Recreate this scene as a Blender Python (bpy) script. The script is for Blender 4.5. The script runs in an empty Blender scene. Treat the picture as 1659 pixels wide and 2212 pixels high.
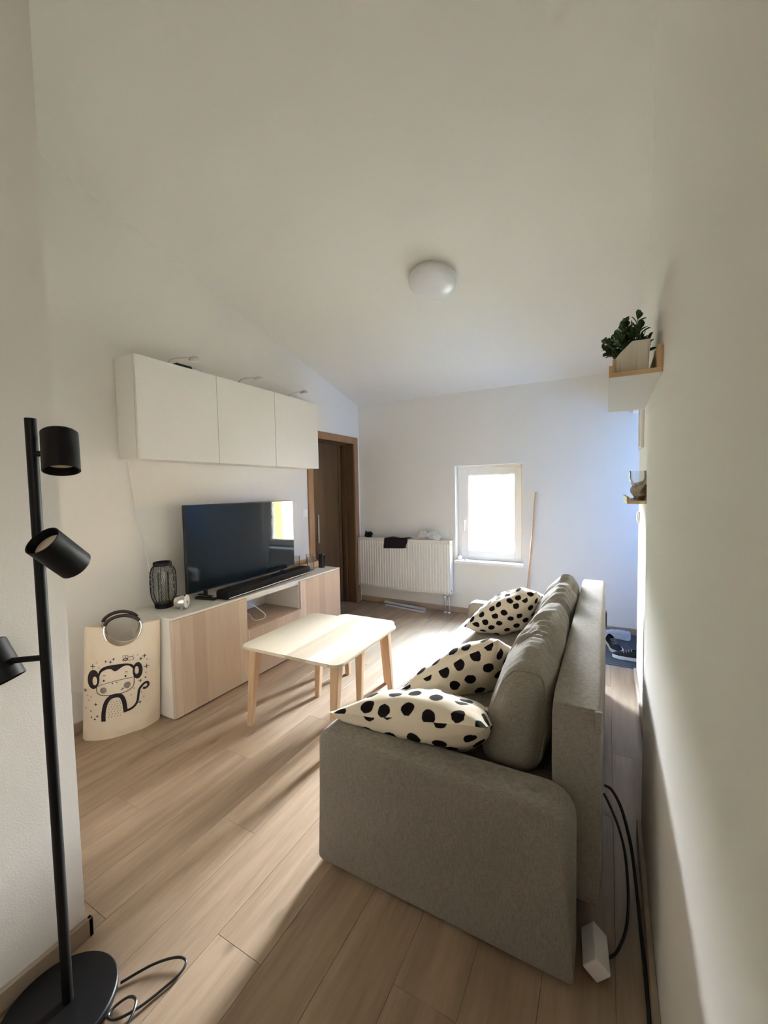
import bpy, bmesh, math, random
from mathutils import Vector, Matrix, noise
random.seed(7)
PI = math.pi
S = bpy.context.scene
COL = S.collection

# ------------------------------------------------------------------ camera
cd = bpy.data.cameras.new('camera'); cam = bpy.data.objects.new('camera', cd); COL.objects.link(cam)
cd.sensor_fit = 'HORIZONTAL'; cd.sensor_width = 36.0; cd.lens = 889.295 / 1659 * 36.0
cd.clip_start = 0.02; cd.clip_end = 200
R0 = Vector((0.879101, 0.47627, -0.018682)); R1 = Vector((0.009782, -0.057215, -0.998314)); R2 = Vector((-0.476536, 0.877436, -0.054957))
mw = Matrix((R0, -R1, -R2)).transposed().to_4x4(); mw.translation = (2.7513, 0, 1.4083)
cam.matrix_world = mw; S.camera = cam

# ------------------------------------------------------------------ sky, portals and added fill lights, exposure
w = bpy.data.worlds.new('World'); S.world = w; w.use_nodes = True
nt = w.node_tree; nt.nodes.clear()
tc = nt.nodes.new('ShaderNodeTexCoord'); sp = nt.nodes.new('ShaderNodeSeparateXYZ'); rp = nt.nodes.new('ShaderNodeValToRGB')
bg = nt.nodes.new('ShaderNodeBackground'); wo = nt.nodes.new('ShaderNodeOutputWorld')
nt.links.new(tc.outputs['Generated'], sp.inputs[0]); nt.links.new(sp.outputs['Z'], rp.inputs[0])
rp.color_ramp.elements[0].position = 0.0; rp.color_ramp.elements[0].color = (1.0, 0.955, 0.875, 1)
rp.color_ramp.elements[1].position = 0.6; rp.color_ramp.elements[1].color = (0.50, 0.72, 1.0, 1)
e_ = rp.color_ramp.elements.new(0.15); e_.color = (0.95, 0.965, 1.0, 1)
nt.links.new(rp.outputs[0], bg.inputs[0]); nt.links.new(bg.outputs[0], wo.inputs[0])
bg.inputs[1].default_value = 480.0

def area(name, loc, direction, sx, sy, power, color, portal=False):
    l = bpy.data.lights.new(name, 'AREA'); l.shape = 'RECTANGLE'; l.size = sx; l.size_y = sy
    l.energy = power; l.color = color
    if portal: l.cycles.is_portal = True
    o = bpy.data.objects.new(name, l); COL.objects.link(o); o.location = loc
    o.rotation_euler = Vector(direction).to_track_quat('-Z', 'Y').to_euler()
    return o
area('window_daylight_portal', (1.618, 4.86, 1.125), (0, -1, 0), 0.85, 1.2, 1, (1, 1, 1), True)
area('entry_daylight_portal', (4.32, 3.95, 1.40), (-1, 0, 0), 0.4, 0.8, 1, (1, 1, 1), True)
area('rear_fill_light', (2.1, -2.2, 3.3), (0, 0, -1), 0.5, 0.5, 1.2, (1.0, 0.80, 0.58))  # added warm fill for the near part of the room, no fixture
area('side_fill_light', (2.862, -0.55, 1.55), (-1, 0, 0), 0.60, 0.9, 4.2, (1.0, 0.93, 0.84))  # added fill that brightens the near left wall, no real window behind it

S.view_settings.view_transform = 'Standard'; S.view_settings.look = 'None'
S.view_settings.gamma = 1.0; S.view_settings.use_curve_mapping = False
S.view_settings.exposure = 0.66
cy = S.cycles
cy.max_bounces = 14; cy.diffuse_bounces = 8; cy.glossy_bounces = 4; cy.transparent_max_bounces = 12; cy.transmission_bounces = 8
cy.use_denoising = True; cy.sample_clamp_indirect = 12.0; cy.caustics_reflective = False; cy.caustics_refractive = False

# ------------------------------------------------------------------ material helpers
def N(t, kind, **kw):
    n = t.nodes.new(kind)
    for k, v in kw.items():
        if k in n.inputs: n.inputs[k].default_value = v
        else: setattr(n, k, v)
    return n
def rgba(c): return (c[0], c[1], c[2], 1)
def base(name, col, rough=0.6, metal=0.0, spec=0.5):
    m = bpy.data.materials.new(name); m.use_nodes = True; t = m.node_tree
    b = t.nodes['Principled BSDF']
    b.inputs['Base Color'].default_value = rgba(col); b.inputs['Roughness'].default_value = rough
    b.inputs['Metallic'].default_value = metal; b.inputs['Specular IOR Level'].default_value = spec
    return m, t, b
def coords(t, scale=(1, 1, 1), out='Object'):
    c = N(t, 'ShaderNodeTexCoord'); mp = N(t, 'ShaderNodeMapping'); mp.inputs['Scale'].default_value = scale
    t.links.new(c.outputs[out], mp.inputs[0]); return mp.outputs[0]
def mix(t, fac, a, b, mode='MIX'):
    n = N(t, 'ShaderNodeMix', data_type='RGBA', blend_type=mode)
    for i, v in ((0, fac), (6, a), (7, b)):
        if hasattr(v, 'links') or hasattr(v, 'is_linked'): t.links.new(v, n.inputs[i])
        else: n.inputs[i].default_value = v
    return n.outputs[2]
def ramp(t, fac, stops, interp='LINEAR'):
    r = N(t, 'ShaderNodeValToRGB'); cr = r.color_ramp; cr.interpolation = interp
    while len(cr.elements) < len(stops): cr.elements.new(0.5)
    for e, (p, c) in zip(cr.elements, stops): e.position = p; e.color = rgba(c) if len(c) == 3 else c
    t.links.new(fac, r.inputs[0]); return r.outputs[0]
def bump(t, b, h, strength=0.2, dist=0.01):
    n = N(t, 'ShaderNodeBump'); n.inputs['Strength'].default_value = strength; n.inputs['Distance'].default_value = dist
    t.links.new(h, n.inputs['Height']); t.links.new(n.outputs[0], b.inputs['Normal'])
def noise_tex(t, vec, scale, detail=4.0, rough=0.55):
    n = N(t, 'ShaderNodeTexNoise'); n.inputs['Scale'].default_value = scale; n.inputs['Detail'].default_value = detail
    n.inputs['Roughness'].default_value = rough; t.links.new(vec, n.inputs['Vector']); return n.outputs['Fac']

def plain(name, col, rough=0.5, metal=0.0, spec=0.5, var=0.04, scale=30, bmp=0.0):
    m, t, b = base(name, col, rough, metal, spec)
    f = noise_tex(t, coords(t), scale)
    t.links.new(mix(t, f, rgba([c * (1 - var) for c in col]), rgba([min(1, c * (1 + var)) for c in col])), b.inputs['Base Color'])
    if bmp: bump(t, b, f, bmp, 0.002)
    return m
def paint(name, col):
    m, t, b = base(name, col, 0.85, 0, 0.25)
    v = coords(t); f = noise_tex(t, v, 3.0); g = noise_tex(t, v, 220.0, 3.0)
    t.links.new(mix(t, f, rgba([c * .975 for c in col]), rgba(col)), b.inputs['Base Color'])
    bump(t, b, g, 0.12, 0.002); return m
def wood(name, light, dark, axis='Y', scale=6.0, stretch=14.0, rough=0.5, rnd=0.0, spec=0.35, knots=False, bmp=0.08):
    m, t, b = base(name, light, rough, 0, spec)
    sc = [stretch] * 3; sc['XYZ'.index(axis)] = 1.0
    c = N(t, 'ShaderNodeTexCoord'); oi = N(t, 'ShaderNodeObjectInfo')
    add = N(t, 'ShaderNodeVectorMath', operation='MULTIPLY_ADD')
    cmb = N(t, 'ShaderNodeCombineXYZ'); mul = N(t, 'ShaderNodeMath', operation='MULTIPLY'); mul.inputs[1].default_value = 57.0 if rnd else 0.0
    t.links.new(oi.outputs['Random'], mul.inputs[0])
    for i in range(3): t.links.new(mul.outputs[0], cmb.inputs[i])
    add.inputs[1].default_value = (1, 1, 1)
    t.links.new(c.outputs['Object'], add.inputs[0]); t.links.new(cmb.outputs[0], add.inputs[2])
    mp = N(t, 'ShaderNodeMapping'); mp.inputs['Scale'].default_value = sc; t.links.new(add.outputs[0], mp.inputs[0])
    f = noise_tex(t, mp.outputs[0], scale / 6.0, 8.0, 0.65)
    g = noise_tex(t, mp.outputs[0], scale * 1.6, 4.0, 0.6)
    col = ramp(t, f, [(0.24, dark), (0.64, light)])
    col = mix(t, 0.16, col, ramp(t, g, [(0.3, dark), (0.7, light)]))
    if knots:
        mp2 = N(t, 'ShaderNodeMapping'); s2 = [3.6] * 3; s2['XYZ'.index(axis)] = 1.5; mp2.inputs['Scale'].default_value = s2
        t.links.new(add.outputs[0], mp2.inputs[0])
        vo = N(t, 'ShaderNodeTexVoronoi'); vo.inputs['Scale'].default_value = 1.3; t.links.new(mp2.outputs[0], vo.inputs['Vector'])
        kf = ramp(t, vo.outputs['Distance'], [(0.02, (1, 1, 1)), (0.10, (0, 0, 0))])
        km = N(t, 'ShaderNodeMath', operation='MULTIPLY'); t.links.new(kf, km.inputs[0]); km.inputs[1].default_value = 0.55
        col = mix(t, km.outputs[0], col, rgba([x * .45 for x in dark]))
    if rnd:
        r = ramp(t, oi.outputs['Random'], [(0, (1 - rnd,) * 3), (1, (1 + rnd * .35,) * 3)])
        col = mix(t, 1.0, col, r, 'MULTIPLY')
    t.links.new(col, b.inputs['Base Color'])
    if bmp: bump(t, b, g, bmp, 0.002)
    return m
def stripes(name, cols, axis, width, light, dark, grain='Z', rough=0.5):
    """veneer of staves: each stave of the given width has a tone of its own"""
    m, t, b = base(name, light, rough, 0, 0.35)
    c = N(t, 'ShaderNodeTexCoord'); s = N(t, 'ShaderNodeSeparateXYZ'); t.links.new(c.outputs['Object'], s.inputs[0])
    d = N(t, 'ShaderNodeMath', operation='DIVIDE'); d.inputs[1].default_value = width; t.links.new(s.outputs[axis], d.inputs[0])
    fl = N(t, 'ShaderNodeMath', operation='FLOOR'); t.links.new(d.outputs[0], fl.inputs[0])
    wn = N(t, 'ShaderNodeTexWhiteNoise', noise_dimensions='1D'); t.links.new(fl.outputs[0], wn.inputs['W'])
    sc = [16.0] * 3; sc['XYZ'.index(grain)] = 1.0
    mp = N(t, 'ShaderNodeMapping'); mp.inputs['Scale'].default_value = sc
    ad = N(t, 'ShaderNodeVectorMath', operation='ADD'); t.links.new(c.outputs['Object'], ad.inputs[0]); t.links.new(wn.outputs['Color'], ad.inputs[1])
    t.links.new(ad.outputs[0], mp.inputs[0])
    g = noise_tex(t, mp.outputs[0], 3.0, 8.0, 0.65)
    tone = ramp(t, wn.outputs['Value'], cols, 'CONSTANT')
    col = mix(t, ramp(t, g, [(0.3, (0.55,) * 3), (0.7, (0, 0, 0))]), tone, rgba(dark))
    t.links.new(col, b.inputs['Base Color']); bump(t, b, g, 0.05, 0.001)
    return m
def fabric(name, col, dark, scale=640.0, rough=0.95):
    m, t, b = base(name, col, rough, 0, 0.1)
    v = coords(t); v2 = coords(t, (1, 1, 0.10)); v3 = coords(t, (0.12, 0.12, 1))
    a = noise_tex(t, v2, scale, 2.0); c = noise_tex(t, v3, scale * .8, 2.0); d = noise_tex(t, v, 5.0)
    ad = N(t, 'ShaderNodeMath', operation='ADD'); t.links.new(a, ad.inputs[0]); t.links.new(c, ad.inputs[1])
    hf = N(t, 'ShaderNodeMath', operation='MULTIPLY'); t.links.new(ad.outputs[0], hf.inputs[0]); hf.inputs[1].default_value = 0.5
    cc = ramp(t, hf.outputs[0], [(0.36, dark), (0.62, col)])
    cc = mix(t, ramp(t, d, [(0.35, (0.12,) * 3), (0.7, (0, 0, 0))]), cc, rgba([x * .75 for x in dark]))
    t.links.new(cc, b.inputs['Base Color']); bump(t, b, hf.outputs[0], 0.35, 0.002)
    b.inputs['Sheen Weight'].default_value = 0.15
    return m
def polka(name, cell=0.11, r=0.30):
    m, t, b = base(name, (0.80, 0.70, 0.53), 0.95, 0, 0.1)
    c = N(t, 'ShaderNodeTexCoord'); mp = N(t, 'ShaderNodeMapping'); k = 1 / cell; mp.inputs['Scale'].default_value = (k, k, k)
    t.links.new(c.outputs['UV'], mp.inputs[0])
    nz = N(t, 'ShaderNodeTexNoise'); nz.inputs['Scale'].default_value = 3.0; t.links.new(mp.outputs[0], nz.inputs['Vector'])
    mv = N(t, 'ShaderNodeVectorMath', operation='MULTIPLY_ADD'); mv.inputs[1].default_value = (.16, .16, 0)
    t.links.new(nz.outputs['Color'], mv.inputs[0]); t.links.new(mp.outputs[0], mv.inputs[2])
    vo = N(t, 'ShaderNodeTexVoronoi', voronoi_dimensions='2D'); vo.inputs['Scale'].default_value = 1.0; vo.inputs['Randomness'].default_value = 0.36
    t.links.new(mv.outputs[0], vo.inputs['Vector'])
    f = ramp(t, vo.outputs['Distance'], [(r - .02, (1, 1, 1)), (r + .01, (0, 0, 0))])
    g = noise_tex(t, coords(t), 500.0, 2.0)
    cloth = mix(t, g, (0.76, 0.65, 0.50, 1), (0.88, 0.79, 0.64, 1))
    t.links.new(mix(t, f, cloth, (0.012, 0.009, 0.009, 1)), b.inputs['Base Color'])
    bump(t, b, g, 0.25, 0.002); return m
def glassy(name, tint=(1, 1, 1), refl=0.08):
    m = bpy.data.materials.new(name); m.use_nodes = True; t = m.node_tree; t.nodes.clear()
    o = N(t, 'ShaderNodeOutputMaterial'); tr = N(t, 'ShaderNodeBsdfTransparent'); gl = N(t, 'ShaderNodeBsdfGlossy'); mx = N(t, 'ShaderNodeMixShader')
    tr.inputs[0].default_value = rgba(tint); gl.inputs['Roughness'].default_value = 0.02
    lw = N(t, 'ShaderNodeLayerWeight'); lw.inputs['Blend'].default_value = 0.25
    mu = N(t, 'ShaderNodeMath', operation='MULTIPLY_ADD'); mu.inputs[1].default_value = 0.7; mu.inputs[2].default_value = refl * .5
    t.links.new(lw.outputs['Fresnel'], mu.inputs[0])
    t.links.new(mu.outputs[0], mx.inputs[0]); t.links.new(tr.outputs[0], mx.inputs[1]); t.links.new(gl.outputs[0], mx.inputs[2]); t.links.new(mx.outputs[0], o.inputs[0])
    return m

WALL = paint('wall_paint', (0.80, 0.775, 0.725)); CEIL = paint('ceiling_paint', (0.80, 0.782, 0.735))
FLOOR = wood('floor_laminate', (0.405, 0.288, 0.192), (0.185, 0.120, 0.072), 'Y', 6.5, 13.0, 0.40, 0.13, 0.4, True)
BASEB = wood('baseboard_wood', (0.40, 0.31, 0.225), (0.27, 0.20, 0.14), 'Y', 5.0, 9.0, 0.5)
WHITE = plain('white_lacquer', (0.80, 0.78, 0.73), 0.35, var=0.015)
WFOIL = plain('white_foil', (0.76, 0.74, 0.69), 0.5, var=0.02)
GREYP = plain('grey_plastic', (0.50, 0.48, 0.45), 0.4, var=0.02)
PVC = plain('white_pvc', (0.90, 0.88, 0.86), 0.3, var=0.01)
OAK = stripes('oak_foil', [(0, (0.49, 0.385, 0.295)), (0.22, (0.61, 0.50, 0.40)), (0.45, (0.52, 0.42, 0.325)), (0.68, (0.65, 0.55, 0.46)), (0.86, (0.44, 0.35, 0.27))], 'Y', 0.094, (0.64, 0.5, 0.38), (0.42, 0.31, 0.22))
OAKIN = wood('oak_inside', (0.42, 0.32, 0.24), (0.30, 0.22, 0.16), 'Y', 5, 10)
ASHTOP = stripes('ash_veneer', [(0, (0.64, 0.57, 0.44)), (0.40, (0.40, 0.335, 0.25)), (0.62, (0.62, 0.55, 0.42)), (0.8, (0.43, 0.36, 0.27))], 'X', 0.143, (0.8, 0.7, 0.5), (0.60, 0.50, 0.37), 'Y', 0.45)
ASH = wood('ash_wood', (0.58, 0.40, 0.245), (0.43, 0.28, 0.16), 'Z', 5, 10, 0.5)
DOORW = wood('door_walnut', (0.125, 0.070, 0.031), (0.045, 0.023, 0.010), 'Z', 5.0, 9.0, 0.45)
CASEW = wood('casing_walnut', (0.32, 0.178, 0.085), (0.19, 0.10, 0.046), 'Z', 5.0, 9.0, 0.45)
SOFA = fabric('sofa_weave', (0.325, 0.290, 0.246), (0.200, 0.175, 0.145))
POLKA = polka('polka_cotton', 0.092, 0.285); POLKA2 = polka('polka_cotton_small', 0.070, 0.29)
BLACK = plain('black_metal', (0.006, 0.0055, 0.0055), 0.48, 0.0, 0.22, var=0.1)
BLKPL = plain('black_plastic', (0.012, 0.012, 0.013), 0.38, var=0.1)
BLKFAB = plain('black_mesh_cloth', (0.007, 0.007, 0.008), 0.95, spec=0.15, var=0.2, scale=300)
SCREEN = plain('tv_screen', (0.008, 0.012, 0.015), 0.05, spec=0.3, var=0.02)
CHROME = plain('chrome', (0.75, 0.73, 0.71), 0.12, 1.0, var=0.02)
STEEL = plain('brushed_steel', (0.55, 0.53, 0.50), 0.35, 1.0)
CANVAS = plain('cream_canvas', (0.86, 0.74, 0.58), 0.55, var=0.05, scale=90, bmp=0.1)
INK = plain('print_ink', (0.016, 0.010, 0.012), 0.8)
INKG = plain('print_ink_grey', (0.26, 0.22, 0.19), 0.8)
LEATHER = plain('dark_leather', (0.028, 0.014, 0.015), 0.5, bmp=0.1)
PINE = wood('birch_wood', (0.68, 0.47, 0.27), (0.55, 0.36, 0.19), 'Y', 5, 10)
OPAL = plain('opal_plastic', (0.74, 0.745, 0.76), 0.28, var=0.01)
LEAF = plain('leaf_green', (0.045, 0.085, 0.022), 0.45, var=0.35, scale=25)
STEM = plain('stem_green', (0.05, 0.06, 0.025), 0.7)
PLANT = wood('whitewashed_wood', (0.82, 0.80, 0.73), (0.66, 0.63, 0.55), 'Z', 5, 8, 0.7)
SOIL = plain('dark_moss', (0.012, 0.014, 0.008), 0.95, bmp=0.3)
TOWEL = plain('maroon_cloth', (0.040, 0.024, 0.028), 0.95, var=0.2, scale=120, bmp=0.3)
LINEN = plain('white_linen', (0.90, 0.88, 0.82), 0.9, var=0.05, scale=60, bmp=0.2)
PAPER = plain('white_paper', (0.78, 0.78, 0.80), 0.7, var=0.03)
GLASS = glassy('window_glass', (0.98, 0.98, 0.98)); TINTG = glassy('daylight_tint_glass', (0.12, 0.19, 0.30), 0.05); TUMB = glassy('tumbler_glass', (0.97, 0.97, 0.96), 0.08); GREYG = glassy('smoked_glass', (0.88, 0.88, 0.86), 0.1)
RUBBER = plain('rubber_mat', (0.045, 0.055, 0.070), 0.8, var=0.25, scale=80, bmp=0.3)
SHOE = plain('black_shoe', (0.018, 0.018, 0.022), 0.7, var=0.3, scale=60); SOLE = plain('white_sole', (0.72, 0.76, 0.82), 0.5)
HOUSE = plain('apricot_render', (0.78, 0.50, 0.30), 0.9, var=0.05)
YELL = plain('ochre_render', (0.80, 0.50, 0.17), 0.9, var=0.08, scale=40, bmp=0.2)
GRASS = plain('grass', (0.11, 0.105, 0.07), 0.95, var=0.3, scale=2); HEDGE = plain('pale_hedge', (0.22, 0.30, 0.20), 0.95, var=0.5, scale=6)
BEIGEF = plain('beige_felt', (0.44, 0.36, 0.28), 0.95)
BULB = plain('frosted_lens', (0.62, 0.52, 0.40), 0.4)
BRISTLE = plain('broom_bristle', (0.22, 0.12, 0.06), 0.9)

# ------------------------------------------------------------------ mesh helpers
def box(bm, a, b, bev=0.0, seg=2):
    x0, y0, z0 = a; x1, y1, z1 = b
    r = bmesh.ops.create_cube(bm, size=1.0, matrix=Matrix.Translation(((x0 + x1) / 2, (y0 + y1) / 2, (z0 + z1) / 2)) @ Matrix.Diagonal((x1 - x0, y1 - y0, z1 - z0, 1)))
    if bev:
        es = set(e for v in r['verts'] for e in v.link_edges)
        bmesh.ops.bevel(bm, geom=list(es), offset=bev, segments=seg, affect='EDGES', profile=0.5)
    return bm
def B(a, b, bev=0.0, seg=2): return box(bmesh.new(), a, b, bev, seg)
def boxes(*bs, bev=0.0):
    bm = bmesh.new()
    for a, b in bs: box(bm, a, b, bev)
    return bm
def frame_for(d):
    d = d.normalized(); u = d.cross(Vector((0, 0, 1)))
    if u.length < 1e-3: u = d.cross(Vector((1, 0, 0)))
    u.normalize(); return u, d.cross(u)
def tube(bm, pts, r, n=10, cap=True, closed=False):
    pts = [Vector(p) for p in pts]; rings = []
    for i, p in enumerate(pts):
        a = pts[i - 1] if (i > 0 or closed) else p; c = pts[(i + 1) % len(pts)] if (i < len(pts) - 1 or closed) else p
        d = (c - a)
        if i == 0 or not rings: u, v = frame_for(d)
        else:
            dn = d.normalized(); u = (u - dn * u.dot(dn))
            u = u.normalized() if u.length > 1e-6 else frame_for(d)[0]; v = dn.cross(u)
        rr = r[i] if isinstance(r, (list, tuple)) else r
        rings.append([bm.verts.new(p + (u * math.cos(2 * PI * k / n) + v * math.sin(2 * PI * k / n)) * rr) for k in range(n)])
    m = len(rings)
    for i in range(m if closed else m - 1):
        A, C = rings[i], rings[(i + 1) % m]
        for k in range(n): bm.faces.new((A[k], A[(k + 1) % n], C[(k + 1) % n], C[k]))
    if cap and not closed:
        bm.faces.new(rings[0][::-1]); bm.faces.new(rings[-1])
    return bm
def T(pts, r, n=10, **k): return tube(bmesh.new(), pts, r, n, **k)
def smooth_path(pts, sub=6, closed=False):
    P = [Vector(p) for p in pts]; out = []; n = len(P)
    for i in range(n if closed else n - 1):
        p1, p2 = P[i], P[(i + 1) % n]
        p0 = P[i - 1] if (i > 0 or closed) else p1; p3 = P[(i + 2) % n] if (i < n - 2 or closed) else p2
        for k in range(sub):
            t = k / sub
            out.append(0.5 * ((2 * p1) + (p2 - p0) * t + (2 * p0 - 5 * p1 + 4 * p2 - p3) * t * t + (3 * p1 - p0 - 3 * p2 + p3) * t ** 3))
    if not closed: out.append(P[-1])
    return out
def lathe(bm, prof, n=32, M=Matrix.Identity(4), capb=True, capt=True):
    rings = [[bm.verts.new(M @ Vector((r * math.cos(2 * PI * k / n), r * math.sin(2 * PI * k / n), z))) for k in range(n)] for r, z in prof]
    for a, c in zip(rings, rings[1:]):
        for k in range(n): bm.faces.new((a[k], a[(k + 1) % n], c[(k + 1) % n], c[k]))
    if capb: bm.faces.new(rings[0][::-1])
    if capt: bm.faces.new(rings[-1])
    return bm
def L(prof, n=32, M=Matrix.Identity(4), **k): return lathe(bmesh.new(), prof, n, M, **k)
def prism(bm, poly, axis, a, b):
    """poly: 2D points in the plane across axis ('x': y,z  'y': x,z  'z': x,y)"""
    def p3(p, h): return {'x': (h, p[0], p[1]), 'y': (p[0], h, p[1]), 'z': (p[0], p[1], h)}[axis]
    A = [bm.verts.new(p3(p, a)) for p in poly]; C = [bm.verts.new(p3(p, b)) for p in poly]; n = len(poly)
    f1 = bm.faces.new(A); f2 = bm.faces.new(C[::-1])
    for k in range(n): bm.faces.new((A[k], C[k], C[(k + 1) % n], A[(k + 1) % n]))
    bmesh.ops.recalc_face_normals(bm, faces=bm.faces[:]); return f1, f2
def rrect(x0, y0, x1, y1, r, n=6):
    if not isinstance(r, (list, tuple)): r = [r] * 4
    out = []
    for (cx, cy, rr, a0) in ((x1 - r[0], y1 - r[0], r[0], 0), (x0 + r[1], y1 - r[1], r[1], 90), (x0 + r[2], y0 + r[2], r[2], 180), (x1 - r[3], y0 + r[3], r[3], 270)):
        for k in range(n + 1):
            a = math.radians(a0 + 90 * k / n); out.append((cx + rr * math.cos(a), cy + rr * math.sin(a)))
    return out
def soft_box(size, r, puff=(0, 0, 0), cuts=14, wr=0.0, ws=6.0, seed=0, shape=None):
    bm = bmesh.new(); bmesh.ops.create_cube(bm, size=2.0)
    bmesh.ops.subdivide_edges(bm, edges=bm.edges[:], cuts=cuts, use_grid_fill=True)
    h = Vector(size) * 0.5
    for v in bm.verts:
        n = v.co.copy(); p = Vector((n.x * h.x, n.y * h.y, n.z * h.z))
        q = Vector([max(-(h[i] - r), min(h[i] - r, p[i])) for i in range(3)]); d = p - q
        if d.length > 1e-9: p = q + d.normalized() * r
        for i in range(3):
            j, k = (i + 1) % 3, (i + 2) % 3
            p[i] += n[i] * puff[i] * (1 - n[j] ** 2) * (1 - n[k] ** 2)
        if shape: p = shape(p, n)
        if wr:
            o = Vector((seed * 3.1, seed * 1.7, seed * 5.3))
            p += n.normalized() * wr * (noise.noise(Vector((p.x * ws, p.y * ws, p.z * ws)) + o) + .5 * noise.noise(Vector((p.x * ws * 2.3, p.y * ws * 2.3, p.z * ws * 2.3)) + o))
        v.co = p
    return bm
def link(name, bm, mat, parent=None, smooth=False, local=False, loc=None, rot=None):
    me = bpy.data.meshes.new(name)
    if parent is not None and not local:
        M_ = Matrix.Identity(4); q = parent
        while q is not None: M_ = q.matrix_basis @ M_; q = q.parent
        bm.transform(M_.inverted())
    bmesh.ops.recalc_face_normals(bm, faces=bm.faces[:])
    if smooth:
        for f in bm.faces: f.smooth = True
        for e in bm.edges:
            if len(e.link_faces) == 2 and e.calc_face_angle(0) > math.radians(38): e.smooth = False
    bm.to_mesh(me); bm.free(); me.materials.append(mat)
    o = bpy.data.objects.new(name, me); COL.objects.link(o)
    if parent is not None: o.parent = parent
    if loc: o.location = loc
    if rot: o.rotation_euler = rot
    return o
def tag(o, label=None, cat=None, group=None, kind=None):
    if label: o['label'] = label
    if cat: o['category'] = cat
    if group: o['group'] = group
    if kind: o['kind'] = kind
    return o
def thing(name, label, cat, loc=(0, 0, 0), rotz=0.0, group=None):
    o = bpy.data.objects.new(name, None); COL.objects.link(o); o.empty_display_size = 0.1
    o.matrix_basis = Matrix.Translation(loc) @ Matrix.Rotation(rotz, 4, 'Z')
    return tag(o, label, cat, group)
def struct(name, bm, mat, parent=None, **k):
    o = link(name, bm, mat, parent, **k)
    if parent is None: o['kind'] = 'structure'
    return o
def copy_tree(src, parent=None):
    c = src.copy(); COL.objects.link(c)
    if parent is not None: c.parent = parent
    for ch in list(src.children): copy_tree(ch, c)
    return c

# ------------------------------------------------------------------ room shell
YB = 4.436
def cz(y): return 2.453 + 0.2538 * (YB - y)
WX0, WX1, WZ0, WZ1 = 1.2526, 1.9835, 0.60, 1.652
XW, XS, YC, YS = 2.883, 2.950, 1.86, 3.46      # right wall, recessed strip, corner, end of strip

struct('wall_left', boxes(((-0.24, 0.62, -0.05), (0, 3.495, 3.7)), ((-0.24, 4.305, -0.05), (0, YB + .36, 3.7)), ((-0.24, 3.495, 2.0), (0, 4.305, 3.7))), WALL)
struct('wall_back', boxes(((0, YB, -0.05), (WX0, YB + .36, 2.9)), ((WX1, YB, -0.05), (4.3, YB + .36, 2.9)), ((WX0, YB, -0.05), (WX1, YB + .36, WZ0 - .002)), ((WX0, YB, WZ1), (WX1, YB + .36, 2.9))), WALL)
struct('wall_light_block', boxes(((-.42, 3.2, -.05), (-.30, 4.9, 2.4)), ((-.30, 3.2, -.05), (-.2401, 3.25, 2.4)), ((-.30, 4.85, -.05), (-.2401, 4.9, 2.4)), ((-.30, 3.25, 2.3), (-.2401, 4.85, 2.4)), ((-.30, 3.25, -.06), (-.2401, 4.85, -.01))), WALL)  # unseen box added behind the door to block outdoor light
struct('wall_near_left', B((-0.24, -2.9, -0.05), (1.301, 0.6246, 3.7)), WALL)
struct('wall_right', B((XW, -2.9, -0.05), (4.3, YC, 3.7)), WALL)
struct('wall_right_recess', B((XS, YC, -0.05), (4.3, YS, 3.5)), WALL)
struct('wall_lintel', B((XS, YS, 2.06), (4.3, YB, 2.9)), WALL)
struct('wall_entry', boxes(((4.1, YS, -0.05), (4.3, YS + .06, 2.06)), ((4.1, YB - .06, -0.05), (4.3, YB, 2.06))), WALL)
struct('wall_rear', B((1.301, -2.9, -0.05), (XW, -2.7, 3.7)), WALL)
bm = bmesh.new()
prism(bm, [(YB + .3, cz(YB + .3)), (0.2, cz(0.2)), (-2.9, cz(0.2)), (-2.9, cz(0.2) + .12), (0.2, cz(0.2) + .12), (YB + .3, cz(YB + .3) + .12)], 'x', -0.22, 4.28)
struct('ceiling', bm, CEIL)

# floor: slab plus laminate planks
fl = struct('floor', boxes(((-.24, .62, -.06), (4.3, YB + .02, -.009)), ((1.3, -2.9, -.06), (2.96, .62, -.009))), BASEB)
mesh_cache = {}
def plank_mesh(l, wd):
    k = (round(l, 3), round(wd, 3))
    if k not in mesh_cache:
        bm = bmesh.new(); g = .0004; c = .0007
        x, y = wd / 2 - g, l / 2 - g
        a = [bm.verts.new((sx * (x - c), sy * (y - c), 0)) for sx, sy in ((-1, -1), (1, -1), (1, 1), (-1, 1))]
        b = [bm.verts.new((sx * x, sy * y, -c)) for sx, sy in ((-1, -1), (1, -1), (1, 1), (-1, 1))]
        d = [bm.verts.new((sx * x, sy * y, -.0088)) for sx, sy in ((-1, -1), (1, -1), (1, 1), (-1, 1))]
        bm.faces.new(a)
        for p, q in ((a, b), (b, d)):
            for i in range(4): bm.faces.new((p[i], q[i], q[(i + 1) % 4], p[(i + 1) % 4]))
        bmesh.ops.recalc_face_normals(bm, faces=bm.faces[:])
        me = bpy.data.meshes.new('plank'); bm.to_mesh(me); bm.free(); me.materials.append(FLOOR); mesh_cache[k] = me
    return mesh_cache[k]
PW, PL = 0.1857, 1.29
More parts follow.
